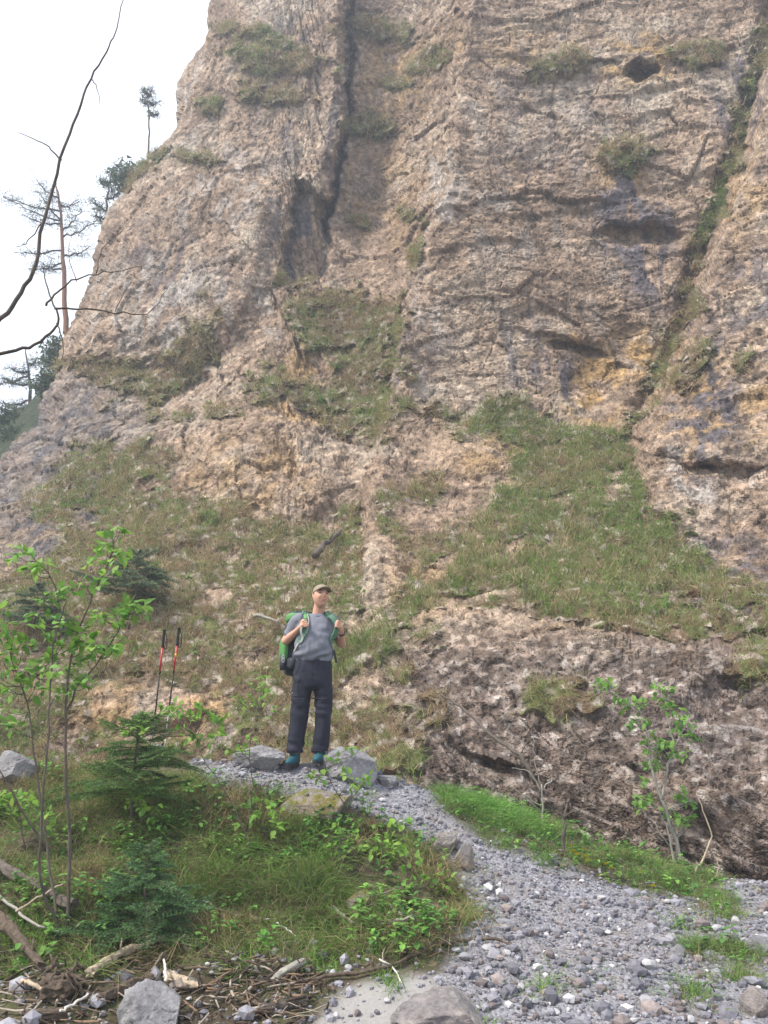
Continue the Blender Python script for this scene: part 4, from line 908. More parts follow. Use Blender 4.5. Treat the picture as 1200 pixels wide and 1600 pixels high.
def bush(label, c, s_, n_, seed, name='bush'):
    r = np.random.default_rng(seed); root = thing(name, label, 'bush', c - np.array([0, 0, s_[2]])); mb = MB(); st = MB()
    for k in range(n_):
        q = r.normal(0, 1, 3); q = q / np.linalg.norm(q) * r.uniform(.3, 1) * s_; m = 26; cl = c + q
        V = cl + r.normal(0, .16, (m, 1, 3)) + r.normal(0, .055, (m, 3, 3)); mb.add(V.reshape(-1, 3), np.arange(3 * m).reshape(-1, 3), None, np.repeat(np.array([.075, .11, .065]) * r.uniform(.6, 1.5, (m, 1)), 3, 0))
        if k % 6 == 0: st.tube([c - np.array([0, 0, s_[2]]), c + q], [.03, .01], 4)
    st.build('stem', M['bark'], root); mb.build('crown', M['foliage'], root)
for k, (a, b_, Yb, sx_, sz_, l_) in enumerate([(92,560,27,.6,.8,'dark leafy bush on the cliff skyline below the tall pine'),(30,665,29.5,1.3,.6,'low dark thicket at the left edge below the dark pine'),(80,600,26.5,.5,.55,'small dark bush on the lower cliff skyline'),(205,285,27.4,.9,.5,'dark bush on the rock shoulder below the lone pine'),(5,690,28.5,1.0,.5,'grey green bush on the hillside at the left edge'),(38,690,28.2,.7,.45,'rounded bush on the hillside beside the cliff foot'),(12,660,29.2,.8,.5,'small bush left of the low dark thicket on the hillside')]):
    bush(l_, P(a, b_, Yb), np.array([sx_, sx_, sz_]), 70, 60 + k)

# ------------------------------------------------------------------ bare overhanging tree at the upper left
Yb = 3.0
tb = np.array([-2.35, 3.1, 0.0]); tb[2] = gh(tb[0], tb[1])[0]
root = thing('bare_tree', 'bare branches of a near tree reaching in from the upper left', 'tree', tb)
ta = P(-190, 560, Yb); MB().tube(smooth_path([tb - (0, 0, .1), tb + (.05, 0, 1.0), ta + (-.05, 0, -.2), ta + (-.05, .1, 1.2)], 5, .006), np.linspace(.07, .03, 16), 9).build('trunk', M['bark'], root, True)
for pts, r0, r1 in [([(-190,600),(-60,545),(0,500),(32,458),(57,410),(68,345),(95,250),(120,178),(142,122),(166,82),(181,45),(200,-30)], .0115, .0018),
                    ([(-190,640),(-80,570),(0,553),(45,543),(78,522),(90,498),(80,470),(70,435),(66,415)], .0095, .0016),
                    ([(96,250),(80,233),(60,220),(28,207)], .004, .0015), ([(142,122),(152,138),(157,165)], .003, .001), ([(85,482),(120,483),(180,487),(230,488),(262,452)], .005, .001),
                    ([(72,478),(85,462),(112,440),(150,428),(195,422),(228,412)], .005, .001), ([(150,428),(160,390),(185,365),(210,350)], .0022, .0008), ([(180,487),(195,455),(205,440)], .002, .0008), ([(88,505),(100,540),(98,560)], .003, .001),
                    ([(68,345),(40,380),(25,385)], .003, .001), ([(120,440),(108,400),(112,370)], .002, .0008)]:
    pp = smooth_path(np.array([P(a, b_, Yb) for a, b_ in pts]), 4, .003); MB().tube(pp, np.linspace(r0, r1, len(pp)), 7).build('branch', M['bark'], root, True)
# ------------------------------------------------------------------ the hiker
HB = G(481, 1199); HB[2] = gh(HB[0], HB[1] + .05)[0]
KS = .975; KSV = np.array([.975, .975, .948])                                  # metres of this figure per design metre
def loft(rings, k=28, cap=True):
    """rings: (cx,cy,cz,rx,ry) horizontal ellipses"""
    r_ = smooth_path(np.array(rings, float), 4); a = np.linspace(0, 2 * math.pi, k, endpoint=False); n_ = len(r_)
    V = np.stack([r_[:, 0:1] + r_[:, 3:4] * np.cos(a), r_[:, 1:2] + r_[:, 4:5] * np.sin(a), np.repeat(r_[:, 2:3], k, 1)], -1).reshape(-1, 3)
    i = np.arange(n_ - 1)[:, None] * k; j = np.arange(k)[None]; j2 = (j + 1) % k
    f4 = np.stack([i + j, i + j2, i + k + j2, i + k + j], -1).reshape(-1, 4)
    V = np.r_[V, r_[:1, :3], r_[-1:, :3]]; a = np.arange(k); b = (a + 1) % k; m = n_ * k
    f3 = np.r_[np.c_[b, a, np.full(k, m)], np.c_[(n_ - 1) * k + a, (n_ - 1) * k + b, np.full(k, m + 1)]]
    return V, f4, f3
def limb(mb, pts, k=14):
    """pts: (x,y,z,r) tapered limb with rounded ends"""
    p = smooth_path(np.array(pts, float), 4); d0 = p[0, :3] - p[1, :3]; d0 /= np.linalg.norm(d0); d1 = p[-1, :3] - p[-2, :3]; d1 /= np.linalg.norm(d1)
    q = np.r_[[np.r_[p[0, :3] + d0 * p[0, 3] * .8, p[0, 3] * .35]], p, [np.r_[p[-1, :3] + d1 * p[-1, 3] * .8, p[-1, 3] * .35]]]
    mb.tube(q[:, :3], q[:, 3], k)
def solid(name, mb, mat, parent, vox=.008, smooth=6, wrinkle=None):
    """weld overlapping volumes into one continuous skin"""
    me = mb.me(name); o = bpy.data.objects.new('tmp', me); col.objects.link(o)
    m = o.modifiers.new('r', 'REMESH'); m.mode = 'VOXEL'; m.voxel_size = vox; m.adaptivity = 0
    s_ = o.modifiers.new('s', 'SMOOTH'); s_.factor = .5; s_.iterations = smooth
    dg = bpy.context.evaluated_depsgraph_get(); me2 = bpy.data.meshes.new_from_object(o.evaluated_get(dg)); bpy.data.objects.remove(o)
    me2.name = name; n_ = len(me2.vertices); co = np.empty(n_ * 3, np.float32); me2.vertices.foreach_get('co', co); co = co.reshape(-1, 3).astype(float)
    if wrinkle is not None:
        nr = np.empty(n_ * 3, np.float32); me2.vertices.foreach_get('normal', nr); co = co + nr.reshape(-1, 3) * wrinkle(co)[:, None]
    me2.vertices.foreach_set('co', (co * KSV).astype(np.float32).ravel()); me2.polygons.foreach_set('use_smooth', np.ones(len(me2.polygons), bool)); me2.update()
    me2.materials.clear(); return link(name, me2, mat, parent)
person = thing('person', 'hiker in a grey T-shirt, navy trousers and beige cap looking up, hands on pack straps', 'person', HB)
# head in its own frame: x to the photo's right, -y forward, z up; then turned and tilted back
Hc = np.array([.098, -.045, 1.665]); HR = np.array(Euler((R(-17), R(4), R(24))).to_matrix())
def headpt(v): return np.asarray(v) @ HR.T + Hc
u = np.linspace(0, 2 * math.pi, 56, endpoint=False); v_ = np.linspace(-math.pi / 2, math.pi / 2, 46)[1:-1]
U_, V_ = np.meshgrid(u, v_); D_ = np.stack([np.cos(V_) * np.cos(U_), np.cos(V_) * np.sin(U_), np.sin(V_)], -1).reshape(-1, 3)
D_ = np.r_[D_, [[0, 0, -1], [0, 0, 1]]]
hv = D_ * np.array([.081, .099, .114])
fw = np.clip(-D_[:, 1], 0, 1)
jaw = sst(.02, -.11, hv[:, 2]); hv[:, 0] *= 1 - .17 * jaw; hv[:, 1] += jaw * (.012 + .02 * sst(.2, .9, D_[:, 1]) * -1.6); hv[:, 1] = np.where(D_[:, 1] > .1, hv[:, 1] * (1 - .28 * jaw), hv[:, 1])
def gb(cx, cz, sx, sz): return np.exp(-((hv[:, 0] - cx) / sx) ** 2 - ((hv[:, 2] - cz) / sz) ** 2) * (fw > 0)
base_hv = hv.copy()
dy = -.032 * gb(0, -.022, .014, .020) - .019 * gb(0, .006, .010, .024) - .010 * gb(0, .034, .05, .010) - .010 * gb(.043, -.028, .018, .020) - .010 * gb(-.043, -.028, .018, .020) + .006 * gb(.030, -.050, .006, .018) + .006 * gb(-.030, -.050, .006, .018)
dy += .019 * gb(.031, .012, .017, .012) + .019 * gb(-.031, .012, .017, .012) - .008 * gb(0, -.062, .022, .006) - .007 * gb(0, -.074, .018, .006) + .010 * gb(0, -.068, .027, .004) - .012 * gb(0, -.098, .022, .014) + .006 * gb(0, -.084, .026, .006)
hv[:, 1] += dy
n0 = len(v_); k_ = 56
i = np.arange(n0 - 1)[:, None] * k_; j = np.arange(k_)[None]; j2 = (j + 1) % k_
hf4 = np.stack([i + j, i + j2, i + k_ + j2, i + k_ + j], -1).reshape(-1, 4); a = np.arange(k_); b = (a + 1) % k_
hf3 = np.r_[np.c_[b, a, np.full(k_, n0 * k_)], np.c_[(n0 - 1) * k_ + a, (n0 - 1) * k_ + b, np.full(k_, n0 * k_ + 1)]]
bodymb = MB(); bodymb.add(headpt(hv), hf3, hf4)
for sgn in (-1, 1):                           # ears
    e = [headpt((sgn * (.074 + .006 * math.sin(t)), .012 + .014 * math.cos(t), .0 + .029 * math.sin(t))) for t in np.linspace(-1.6, 3.6, 9)]
    bodymb.tube(e, .0075, 7); bodymb.tube([headpt((sgn * .070, .012, -.015)), headpt((sgn * .074, .014, .012))], [.012, .013], 8)
limb(bodymb, [(.055, .03, 1.44, .060), (.07, .015, 1.52, .058), (.088, -.002, 1.60, .060)])
# torso and legs under the clothes
V, f4, f3 = loft([(.03,.0,.86,.15,.11),(.03,0,1.0,.155,.11),(.03,-.01,1.15,.16,.12),(.03,0,1.32,.165,.11),(.03,.01,1.44,.14,.085),(.045,.02,1.475,.06,.05)]); bodymb.add(V, f3, f4)
LEGR = [(-.05,.0,.90,.095),(-.075,0,.72,.08),(-.085,-.012,.56,.06),(-.105,.005,.36,.052),(-.125,.015,.14,.042),(-.13,.0,.07,.042)]
LEGL = [(.11,.0,.90,.095),(.135,0,.72,.08),(.14,-.012,.56,.06),(.13,.005,.36,.052),(.118,.015,.14,.042),(.113,.0,.09,.042)]
limb(bodymb, LEGR); limb(bodymb, LEGL)
SHR, ELR, WRR = np.array([-.135,.03,1.43]), np.array([-.262,.075,1.212]), np.array([-.098,-.15,1.335])
SHL, ELL, WRL = np.array([.20,.05,1.43]), np.array([.300,.12,1.185]), np.array([.308,-.085,1.315])
limb(bodymb, [(*SHR,.062),(*(SHR*.5+ELR*.5),.053),(*(ELR+(0.004,-.004,0.012)),.044),(*(ELR*.62+WRR*.38+(-.004,0,.0)),.043),(*(ELR*.25+WRR*.75),.031),(*WRR,.026)])
limb(bodymb, [(*SHL,.060),(*(SHL*.5+ELL*.5),.052),(*(ELL+(0,-.004,0.012)),.044),(*(ELL*.62+WRL*.38),.043),(*(ELL*.25+WRL*.75),.031),(*WRL,.026)])
# hands: palm wrapped on the strap, four fingers curled round it, thumb on top
def hand(wr, pc, across, away, upv):
    """pc palm centre, across = direction from wrist-side to fingers' curl (towards body midline), away = out of chest, upv = knuckle row axis (little finger -> index)"""
    wr, pc, across, away, upv = [np.array(q, float) for q in (wr, pc, across, away, upv)]
    limb(bodymb, [(*wr, .026), (*(wr * .45 + pc * .55 + away * .004), .027), (*pc, .024)], 12)
    for t in (-.024, -.008, .009, .024): limb(bodymb, [(*(wr * .3 + pc * .7 + upv * t * .7), .014), (*(pc + upv * t + away * .012), .0125)], 8)
    for q, t in enumerate((-.0315, -.0105, .0105, .0310)):
        s_ = (.82, .97, 1.04, .96)[q]; k0 = pc + upv * t + away * .014
        k1 = k0 + across * .030 * s_ + away * .012; k2 = k1 + across * .018 * s_ - away * .022 * s_; k3 = k2 - across * .016 * s_ - away * .012 * s_
        limb(bodymb, [(*k0, .0098), (*k1, .0090), (*k2, .0084), (*k3, .0076)], 8)
    t0 = wr * .45 + pc * .55 + upv * .016; t1 = t0 + upv * .026 + across * .012 - away * .002; t2 = t1 + upv * .018 + across * .020; t3 = t2 + across * .018 + upv * .004
    limb(bodymb, [(*t0, .014), (*t1, .0125), (*t2, .0108), (*t3, .0095)], 8)
HCR, HCL = np.array([-.052, -.172, 1.372]), np.array([.290, -.130, 1.368])
hand(WRR, HCR, (.80, -.25, .15), (-.15, -.85, .2), (-.42, .05, .88))
hand(WRL, HCL, (-.75, -.35, .2), (.15, -.9, .25), (.30, .10, .92))
body = solid('body', bodymb, M['skin'], person, .0054, 2)
# eyes, brows, mouth, hair
for sgn in (-1, 1):
    V, Fc = ICO[2]; mb = MB(); mb.add(headpt(V * .0105 * np.array([1.25, .8, .62]) + (sgn * .031, -.0760, .013)) * KSV, Fc); o = link('eye', mb.me('eye', True), M['eye'], person)
    mb = MB(); mb.tube(np.array([headpt((sgn * x_, y_, z_)) for x_, y_, z_ in ((.013, -.098, .026), (.031, -.094, .031), (.050, -.081, .026))]) * KSV, [.003, .004, .002], 6); link('eyebrow', mb.me('eyebrow', True), M['hair'], person)
mb = MB(); mb.tube(np.array([headpt(q) for q in ((-.026, -.080, -.0635), (-.012, -.0925, -.0665), (0, -.096, -.068), (.012, -.0925, -.0665), (.026, -.080, -.0635))]) * KSV, [.002, .0035, .004, .0035, .002], 6); link('mouth', mb.me('mouth', True), M['lips'], person)
mh = MB(); sel = (D_[:, 1] > -.25) & (hv[:, 2] > -.045) & (hv[:, 2] < .05) & ~((np.abs(hv[:, 0]) > .06) & (hv[:, 2] < .005) & (hv[:, 1] < .03))
idx = np.full(len(hv), -1); idx[sel] = np.arange(sel.sum()); ff = idx[hf4]; ff = ff[(ff >= 0).all(1)]
mh.add(headpt(hv[sel] * 1.035) * KSV, None, ff); link('hair', mh.me('hair', True), M['hair'], person)
# cap: crown, brim and button
cu = np.linspace(0, 2 * math.pi, 40, endpoint=False); cvv = np.linspace(0, math.pi / 2, 14)
cu2, cv2 = np.meshgrid(cu, cvv); cr = np.stack([.083 * np.cos(cv2) ** .75 * np.cos(cu2), .106 * np.cos(cv2) ** .75 * np.sin(cu2), .042 + .085 * np.sin(cv2) ** .9 + .012 * np.sin(cu2) * (1 - np.sin(cv2)) * -1 * 0], -1).reshape(-1, 3)
cr[:, 2] += -.012 * (cr[:, 1] > 0) * np.clip(cr[:, 1] / .1, 0, 1) * (1 - (cr[:, 2] - .042) / .09)
i = np.arange(13)[:, None] * 40; j = np.arange(40)[None]; j2 = (j + 1) % 40
mb = MB(); mb.add(headpt(cr) * KSV, None, np.stack([i + j, i + j2, i + 40 + j2, i + 40 + j], -1).reshape(-1, 4)); cap = link('cap', mb.me('cap', True), M['cap'], person)
bt = np.linspace(-1.15, 1.15, 21); bs = np.linspace(0, 1, 6); bv = []
for s_ in bs:
    for t in bt: bv.append((.082 * math.sin(t) * (1 + .04 * s_), -.104 * math.cos(t) ** .8 * (1) - .066 * s_ * math.cos(t) ** .55 if math.cos(t) > 0 else 0, .048 - .004 * s_ - .016 * abs(math.sin(t)) ** 2 * (.5 + .5 * s_)))
bv = np.array(bv); bv2 = np.r_[bv, bv - (0, 0, .004)]; nb_ = len(bt); q4 = []
for a in range(5):
    for b in range(nb_ - 1):
        q = [a * nb_ + b, a * nb_ + b + 1, (a + 1) * nb_ + b + 1, (a + 1) * nb_ + b]; q4 += [q, [x_ + len(bv) for x_ in q[::-1]]]
for b in range(nb_ - 1): q = 5 * nb_ + b; q4.append([q, q + 1, q + 1 + len(bv), q + len(bv)])
mb = MB(); mb.add(headpt(bv2) * KSV, None, np.array(q4)); link('brim', mb.me('brim', True), M['cap'], cap)
V, Fc = ICO[2]; mb = MB(); mb.add(headpt(V * (.007, .007, .004) + (0, 0, .128)) * KSV, Fc); link('button', mb.me('button', True), M['cap'], cap)
# T-shirt
mb = MB()
V, f4, f3 = loft([(.03,.0,1.015,.176,.128),(.032,-.005,1.045,.187,.138),(.03,-.018,1.12,.192,.152),(.03,-.018,1.2,.186,.152),(.03,-.005,1.3,.182,.14),(.03,.01,1.385,.178,.122),(.033,.022,1.44,.150,.100),(.045,.028,1.475,.105,.083),(.058,.024,1.497,.074,.070)]); mb.add(V, f3, f4)
limb(mb, [(-.085,.02,1.435,.078),(*SHR,.078),(*(SHR*.55+ELR*.45),.070),(*(SHR*.36+ELR*.64),.069)]); limb(mb, [(.15,.04,1.43,.078),(*SHL,.076),(*(SHL*.5+ELL*.5),.069),(*(SHL*.36+ELL*.64),.067)])
def shirt_w(c):
    low_ = sst(1.22, 1.05, c[:, 2]); d_ = (c[:, 2] - .35 * c[:, 0]) * 30 + 2 * noise(c * 6, 5)
    return .013 * np.sin(d_ * 1.9) * low_ * (.5 + noise(c * 5, 6)) + .012 * noise(c * np.array([9, 9, 14]), 7) + .005 * noise(c * np.array([24, 24, 12]), 8) + .008 * np.exp(-((c[:, 2] - 1.2 + .6 * np.abs(c[:, 0] - .03)) / .05) ** 2) * noise(c * 10, 9)
shirt = solid('t_shirt', mb, M['shirt'], person, .008, 5, shirt_w)
neck = smooth_path(np.array([(.062 + .069 * math.cos(t), .020 + .062 * math.sin(t) - .012, 1.492 - .022 * max(0, -math.sin(t))) for t in np.linspace(0, 2 * math.pi, 17)]), 3)
m2 = MB(); m2.tube(neck * KSV, .0065, 7, False); link('collar', m2.me('collar', True), M['shirt'], shirt)
# trousers
mb = MB()
V, f4, f3 = loft([(.032,.003,1.055,.172,.124),(.032,.005,1.0,.184,.135),(.03,.012,.92,.194,.146),(.03,.010,.84,.194,.146),(.03,.006,.77,.185,.135),(.03,.003,.735,.165,.115)]); mb.add(V, f3, f4)
for L_ in ([(-.062,.004,.82,.100,.118),(-.075,0,.70,.096,.108),(-.082,-.008,.58,.088,.098),(-.096,.0,.44,.083,.092),(-.112,.006,.30,.081,.090),(-.122,.010,.19,.082,.092),(-.124,.008,.125,.080,.092)],
           [(.118,.004,.82,.100,.118),(.137,0,.70,.092,.106),(.140,-.008,.58,.084,.096),(.136,.0,.44,.078,.090),(.128,.006,.30,.075,.088),(.120,.010,.20,.076,.088),(.117,.008,.135,.076,.088)]):
    V, f4, f3 = loft(L_, 24); mb.add(V, f3, f4)
def tr_w(c):
    z = c[:, 2]; kn = np.exp(-((z - .56) / .10) ** 2) + 1.25 * np.exp(-((z - .17) / .09) ** 2) + .5 * np.exp(-((z - .80) / .07) ** 2)
    return .015 * kn * noise(c * np.array([7, 7, 19]), 15) + .009 * noise(c * np.array([13, 13, 4]), 16) + .004 * noise(c * 21, 17) - .003 * np.exp(-((z - .655) / .006) ** 2)
tro = solid('trousers', mb, M['trouser'], person, .0085, 4, tr_w)
mb = MB(); wb = np.array([(.032 + .168 * math.cos(t), .003 + .121 * math.sin(t), 1.028) for t in np.linspace(0, 2 * math.pi, 41)]); mb.tube(wb * KSV, .008, 6, False); link('waistband', mb.me('waistband', True), M['trouser'], tro)
mb = MB(); mb.add((np.array([[-.012, 0, -.004], [.012, 0, -.004], [.012, 0, .004], [-.012, 0, .004]]) + (-.155, -.062, .70)) * KSV, None, [[0, 1, 2, 3]]); link('logo_patch', mb.me('logo_patch'), M['web'], tro)
tbv = BVHTree.FromPolygons([v.co[:] for v in tro.data.vertices], [p.vertices[:] for p in tro.data.polygons])
def seam(name, pts, r_, mat):
    q = []
    for p in smooth_path(np.array(pts, float), 5) * KSV:
        co, nr, _, _ = tbv.find_nearest(Vector(p)); q.append(np.array(co + nr * .0015))
    mb = MB(); mb.tube(np.array(q), r_, 5, False); link(name, mb.me(name, True), mat, tro)
for cx_ in (-.078, .138): seam('zip_seam', [(cx_ + .13 * math.cos(t), .15 * math.sin(t), .648) for t in np.linspace(math.pi, 2 * math.pi, 9)], .0035, M['black'])
seam('side_seam', [(-.20,-.03,.98),(-.21,-.03,.8),(-.22,-.03,.6),(-.23,-.03,.4),(-.24,-.03,.16)], .0025, M['black']); seam('fly', [(.035,-.2,1.02),(.035,-.2,.9),(.03,-.2,.80)], .003, M['black'])
seam('pocket_edge', [(-.12,-.16,1.02),(-.16,-.15,.95),(-.18,-.11,.89)], .0035, M['black']); seam('pocket_edge', [(.17,-.16,1.02),(.21,-.15,.95),(.235,-.11,.89)], .0035, M['black'])
seam('cargo_pocket', [(-.19,-.06,.80),(-.13,-.16,.80),(-.12,-.16,.68),(-.19,-.07,.68)], .003, M['black'])
# boots
def boot(ax_, ay_, az_, tx, ty, side):
    o = thing('tmp', 'x', 'x'); bpy.data.objects.remove(o)
    A = np.array([ax_, ay_, az_]); d = np.array([tx, ty, 0]); d /= np.linalg.norm(d); up_ = np.array([0, 0, 1.0])
    mb = MB(); limb(mb, [(*(A + up_ * .14), .050), (*(A + up_ * .09), .052), (*(A + up_ * .055 - d * .01), .052)])
    limb(mb, [(*(A - d * .045 + up_ * .045), .043), (*(A + d * .03 + up_ * .05), .047), (*(A + d * .10 + up_ * .042), .044), (*(A + d * .155 + up_ * .036), .036)])
    b_ = solid('boot', mb, M['teal'], person, .008, 4)
    sb = MB(); n_ = 30; t = np.linspace(0, 2 * math.pi, n_, endpoint=False); sidev = np.cross(up_, d)
    ol = np.array([A + d * (.055 + .135 * math.cos(q)) + sidev * (.048 + .006 * math.cos(q)) * math.sin(q) for q in t])
    V = np.r_[ol + up_ * .026, ol - up_ * .004]; q4 = [[k, (k + 1) % n_, n_ + (k + 1) % n_, n_ + k] for k in range(n_)]
    sb.add(V * KSV, None, q4); V2 = np.r_[V[:n_], [A + d * .05 + up_ * .026]]; sb.add(V2 * KSV, [[k, (k + 1) % n_, n_] for k in range(n_)]); V2 = np.r_[V[n_:], [A + d * .05 - up_ * .004]]; sb.add(V2 * KSV, [[(k + 1) % n_, k, n_] for k in range(n_)])
    link('sole', sb.me('sole'), M['black'], b_)
    cu_ = MB(); cu_.tube(np.array([A + up_ * .125 + .054 * (d * math.cos(q) + sidev * math.sin(q)) for q in np.linspace(0, 2 * math.pi, 25)]) * KSV, .012, 7, False); link('cuff', cu_.me('cuff', True), M['khaki'], b_)
    la = MB()
    for q in range(3): c0 = A + d * (.03 + .035 * q) + up_ * (.102 - .012 * q); la.tube(np.array([c0 - sidev * .022, c0 + up_ * .004, c0 + sidev * .022]) * KSV, .0035, 5)
    link('lace', la.me('lace', True), M['black'], b_)
boot(-.128, .012, .004, -.28, -1, -1); boot(.112, .012, .03, -.15, -1, 1)
# wristwatch
mb = MB(); wc = WRL * .85 + ELL * .15; ad = (WRL - ELL) / np.linalg.norm(WRL - ELL); e1 = np.cross(ad, (1, 0, 0)); e1 /= np.linalg.norm(e1); e2 = np.cross(ad, e1)
mb.tube(np.array([wc + .032 * (e1 * math.cos(q) + e2 * math.sin(q)) for q in np.linspace(0, 2 * math.pi, 25)]) * KSV, .009, 7, False); link('wristband', mb.me('wristband', True), M['black'], person)

# ------------------------------------------------------------------ backpack worn by the hiker
pack = thing('backpack', 'green and dark hiking backpack worn by the hiker', 'backpack', HB)
ps = R(24); pr_ = np.array([math.cos(ps), math.sin(ps), 0]); pb_ = np.array([-math.sin(ps), math.cos(ps), 0])
def pk_(x_, y_, z_): return np.array([.03, .0, 0]) + pr_ * x_ + pb_ * y_ + np.array([0, 0, z_])
def pbox(name, c_, h_, mat, parent, rnd=4, wr=.006, seed=1):
    V, Fc = ICO[5]; e = np.sign(V) * np.abs(V) ** (1.0 / rnd); e = V / (np.abs(V) ** rnd).sum(1, keepdims=True) ** (1 / rnd)
    e = e * np.array(h_); e = e * (1 + wr / .1 * .35 * fbm(e * 9 + seed, 3, seed))[:, None]
    W = np.array([pk_(*(np.array(c_) + q)) for q in e]) * KSV; return link(name, mesh(name, W, Fc, True), mat, parent)
main = pbox('main_compartment', (-.055, .265, 1.21), (.165, .115, .235), M['pack_dark'], pack)
pbox('lid', (-.055, .255, 1.475), (.155, .125, .062), M['pack_green'], pack, 3, .008, 2)
pbox('lid_top', (-.05, .25, 1.515), (.125, .10, .035), M['pack_dark'], pack, 3, .008, 3)
pbox('front_pocket', (-.07, .375, 1.19), (.125, .05, .15), M['pack_green'], pack, 3, .008, 4)
sp = pbox('side_pocket', (-.235, .23, 1.14), (.035, .085, .12), M['pack_green'], pack, 3, .008, 5)
pbox('bottom_compartment', (-.055, .27, .955), (.16, .105, .085), M['pack_dark'], pack, 3, .008, 6)
pbox('hip_fin', (-.19, .12, 1.0), (.035, .09, .055), M['pack_dark'], pack, 3, .008, 7); pbox('hip_fin', (.16, .12, 1.0), (.03, .09, .05), M['pack_dark'], pack, 3, .008, 8)
bvh = BVHTree.FromPolygons([v.co[:] for v in shirt.data.vertices], [p.vertices[:] for p in shirt.data.polygons])
def ribbon(name, pts, w_, th, mat, parent, snap=True, lift=.008, reach=.12):
    p = smooth_path(np.array(pts, float), 6) * KSV; N_ = []
    for q in range(len(p)):
        nrm_ = Vector((0, -1, 0))
        if snap:
            co, nr, _, dist = bvh.find_nearest(Vector(p[q])); nr = Vector(nr)
            nrm_ = nr.lerp(nrm_, .5) if dist > reach else nr
            if dist < reach: p[q] = np.array(co + nr * lift); nrm_ = nr
        N_.append(np.array(nrm_))
    if snap and len(p) > 4:
        for _ in range(2): p[1:-1] = (p[:-2] + 2 * p[1:-1] + p[2:]) / 4
    t = np.gradient(p, axis=0); t /= np.linalg.norm(t, axis=1, keepdims=True); N_ = np.array(N_); s_ = np.cross(t, N_); s_ /= np.linalg.norm(s_, axis=1, keepdims=True) + 1e-9; N_ = np.cross(s_, t)
    w_ = np.broadcast_to(w_, (len(p),))[:, None] * .5
    V = np.stack([p - s_ * w_, p - s_ * w_ * .8 + N_ * th, p + s_ * w_ * .8 + N_ * th, p + s_ * w_], 1).reshape(-1, 3); n_ = len(p); f = []
    for q in range(n_ - 1):
        for e in range(4): f.append((q * 4 + e, q * 4 + (e + 1) % 4, q * 4 + 4 + (e + 1) % 4, q * 4 + 4 + e))
    f += [(0, 1, 2, 3), (4 * n_ - 1, 4 * n_ - 2, 4 * n_ - 3, 4 * n_ - 4)]
    mb = MB(); mb.add(V, None, np.array(f)); return link(name, mb.me(name), mat, parent)
rs = ribbon('shoulder_strap', [(-.07,.15,1.46),(-.068,.06,1.52),(-.058,-.04,1.50),(-.045,-.11,1.45),(-.043,-.15,1.38),(-.06,-.165,1.28),(-.10,-.13,1.19)], .062, .014, M['strap'], pack)
ls = ribbon('shoulder_strap', [(.13,.19,1.46),(.142,.07,1.52),(.168,-.02,1.50),(.215,-.10,1.455),(.262,-.118,1.395),(.268,-.120,1.345),(.245,-.105,1.27),(.215,-.07,1.19)], .056, .014, M['strap'], pack, reach=.035)
ribbon('strap_edge', [(-.03,-.06,1.49),(-.016,-.12,1.43),(-.014,-.15,1.37),(-.03,-.165,1.28)], .008, .016, M['web'], rs, True, .010)
ribbon('strap_panel', [(-.06,-.035,1.50),(-.048,-.105,1.45)], .035, .018, M['pack_green'], rs, True, .010); ribbon('buckle', [(-.045,-.125,1.43),(-.043,-.137,1.41)], .06, .022, M['pack_dark'], rs, True, .010)
ribbon('strap_panel', [(.167,-.03,1.485),(.18,-.07,1.45)], .030, .018, M['pack_green'], ls, True, .010)
ribbon('webbing', [(-.10,-.13,1.19),(-.14,-.05,1.10),(-.15,.06,1.03)], .022, .004, M['web'], pack); ribbon('webbing', [(.215,-.08,1.19),(.215,0,1.10),(.19,.08,1.03)], .022, .004, M['web'], pack)
ribbon('webbing_tail', [(-.075,-.20,1.345),(-.078,-.205,1.29),(-.062,-.20,1.24),(-.07,-.205,1.205),(-.088,-.205,1.185)], .018, .003, M['web'], pack, False)
ribbon('webbing_tail', [(.235,-.03,1.13),(.245,-.03,1.07),(.262,-.02,1.00)], .022, .003, M['pack_dark'], pack, False)
mb = MB(); c_ = pk_(-.255, .17, 1.06)
for q in range(2): mb.tube(np.array([c_ + (0.0, -.02, -.03 * q) + np.array([.012 * math.cos(t), 0, .022 * math.sin(t)]) for t in np.linspace(0, 2 * math.pi, 17)]) * KSV, .0035, 6, False)
link('carabiner', mb.me('carabiner', True), M['steel'], pack)
mb = MB(); mb.tube(np.array([pk_(-.245, .2, .93), pk_(-.245, .2, 1.0), pk_(-.245, .2, 1.09)]) * KSV, [.034, .036, .03], 14); link('bottle', mb.me('bottle', True), M['pack_dark'], pack)

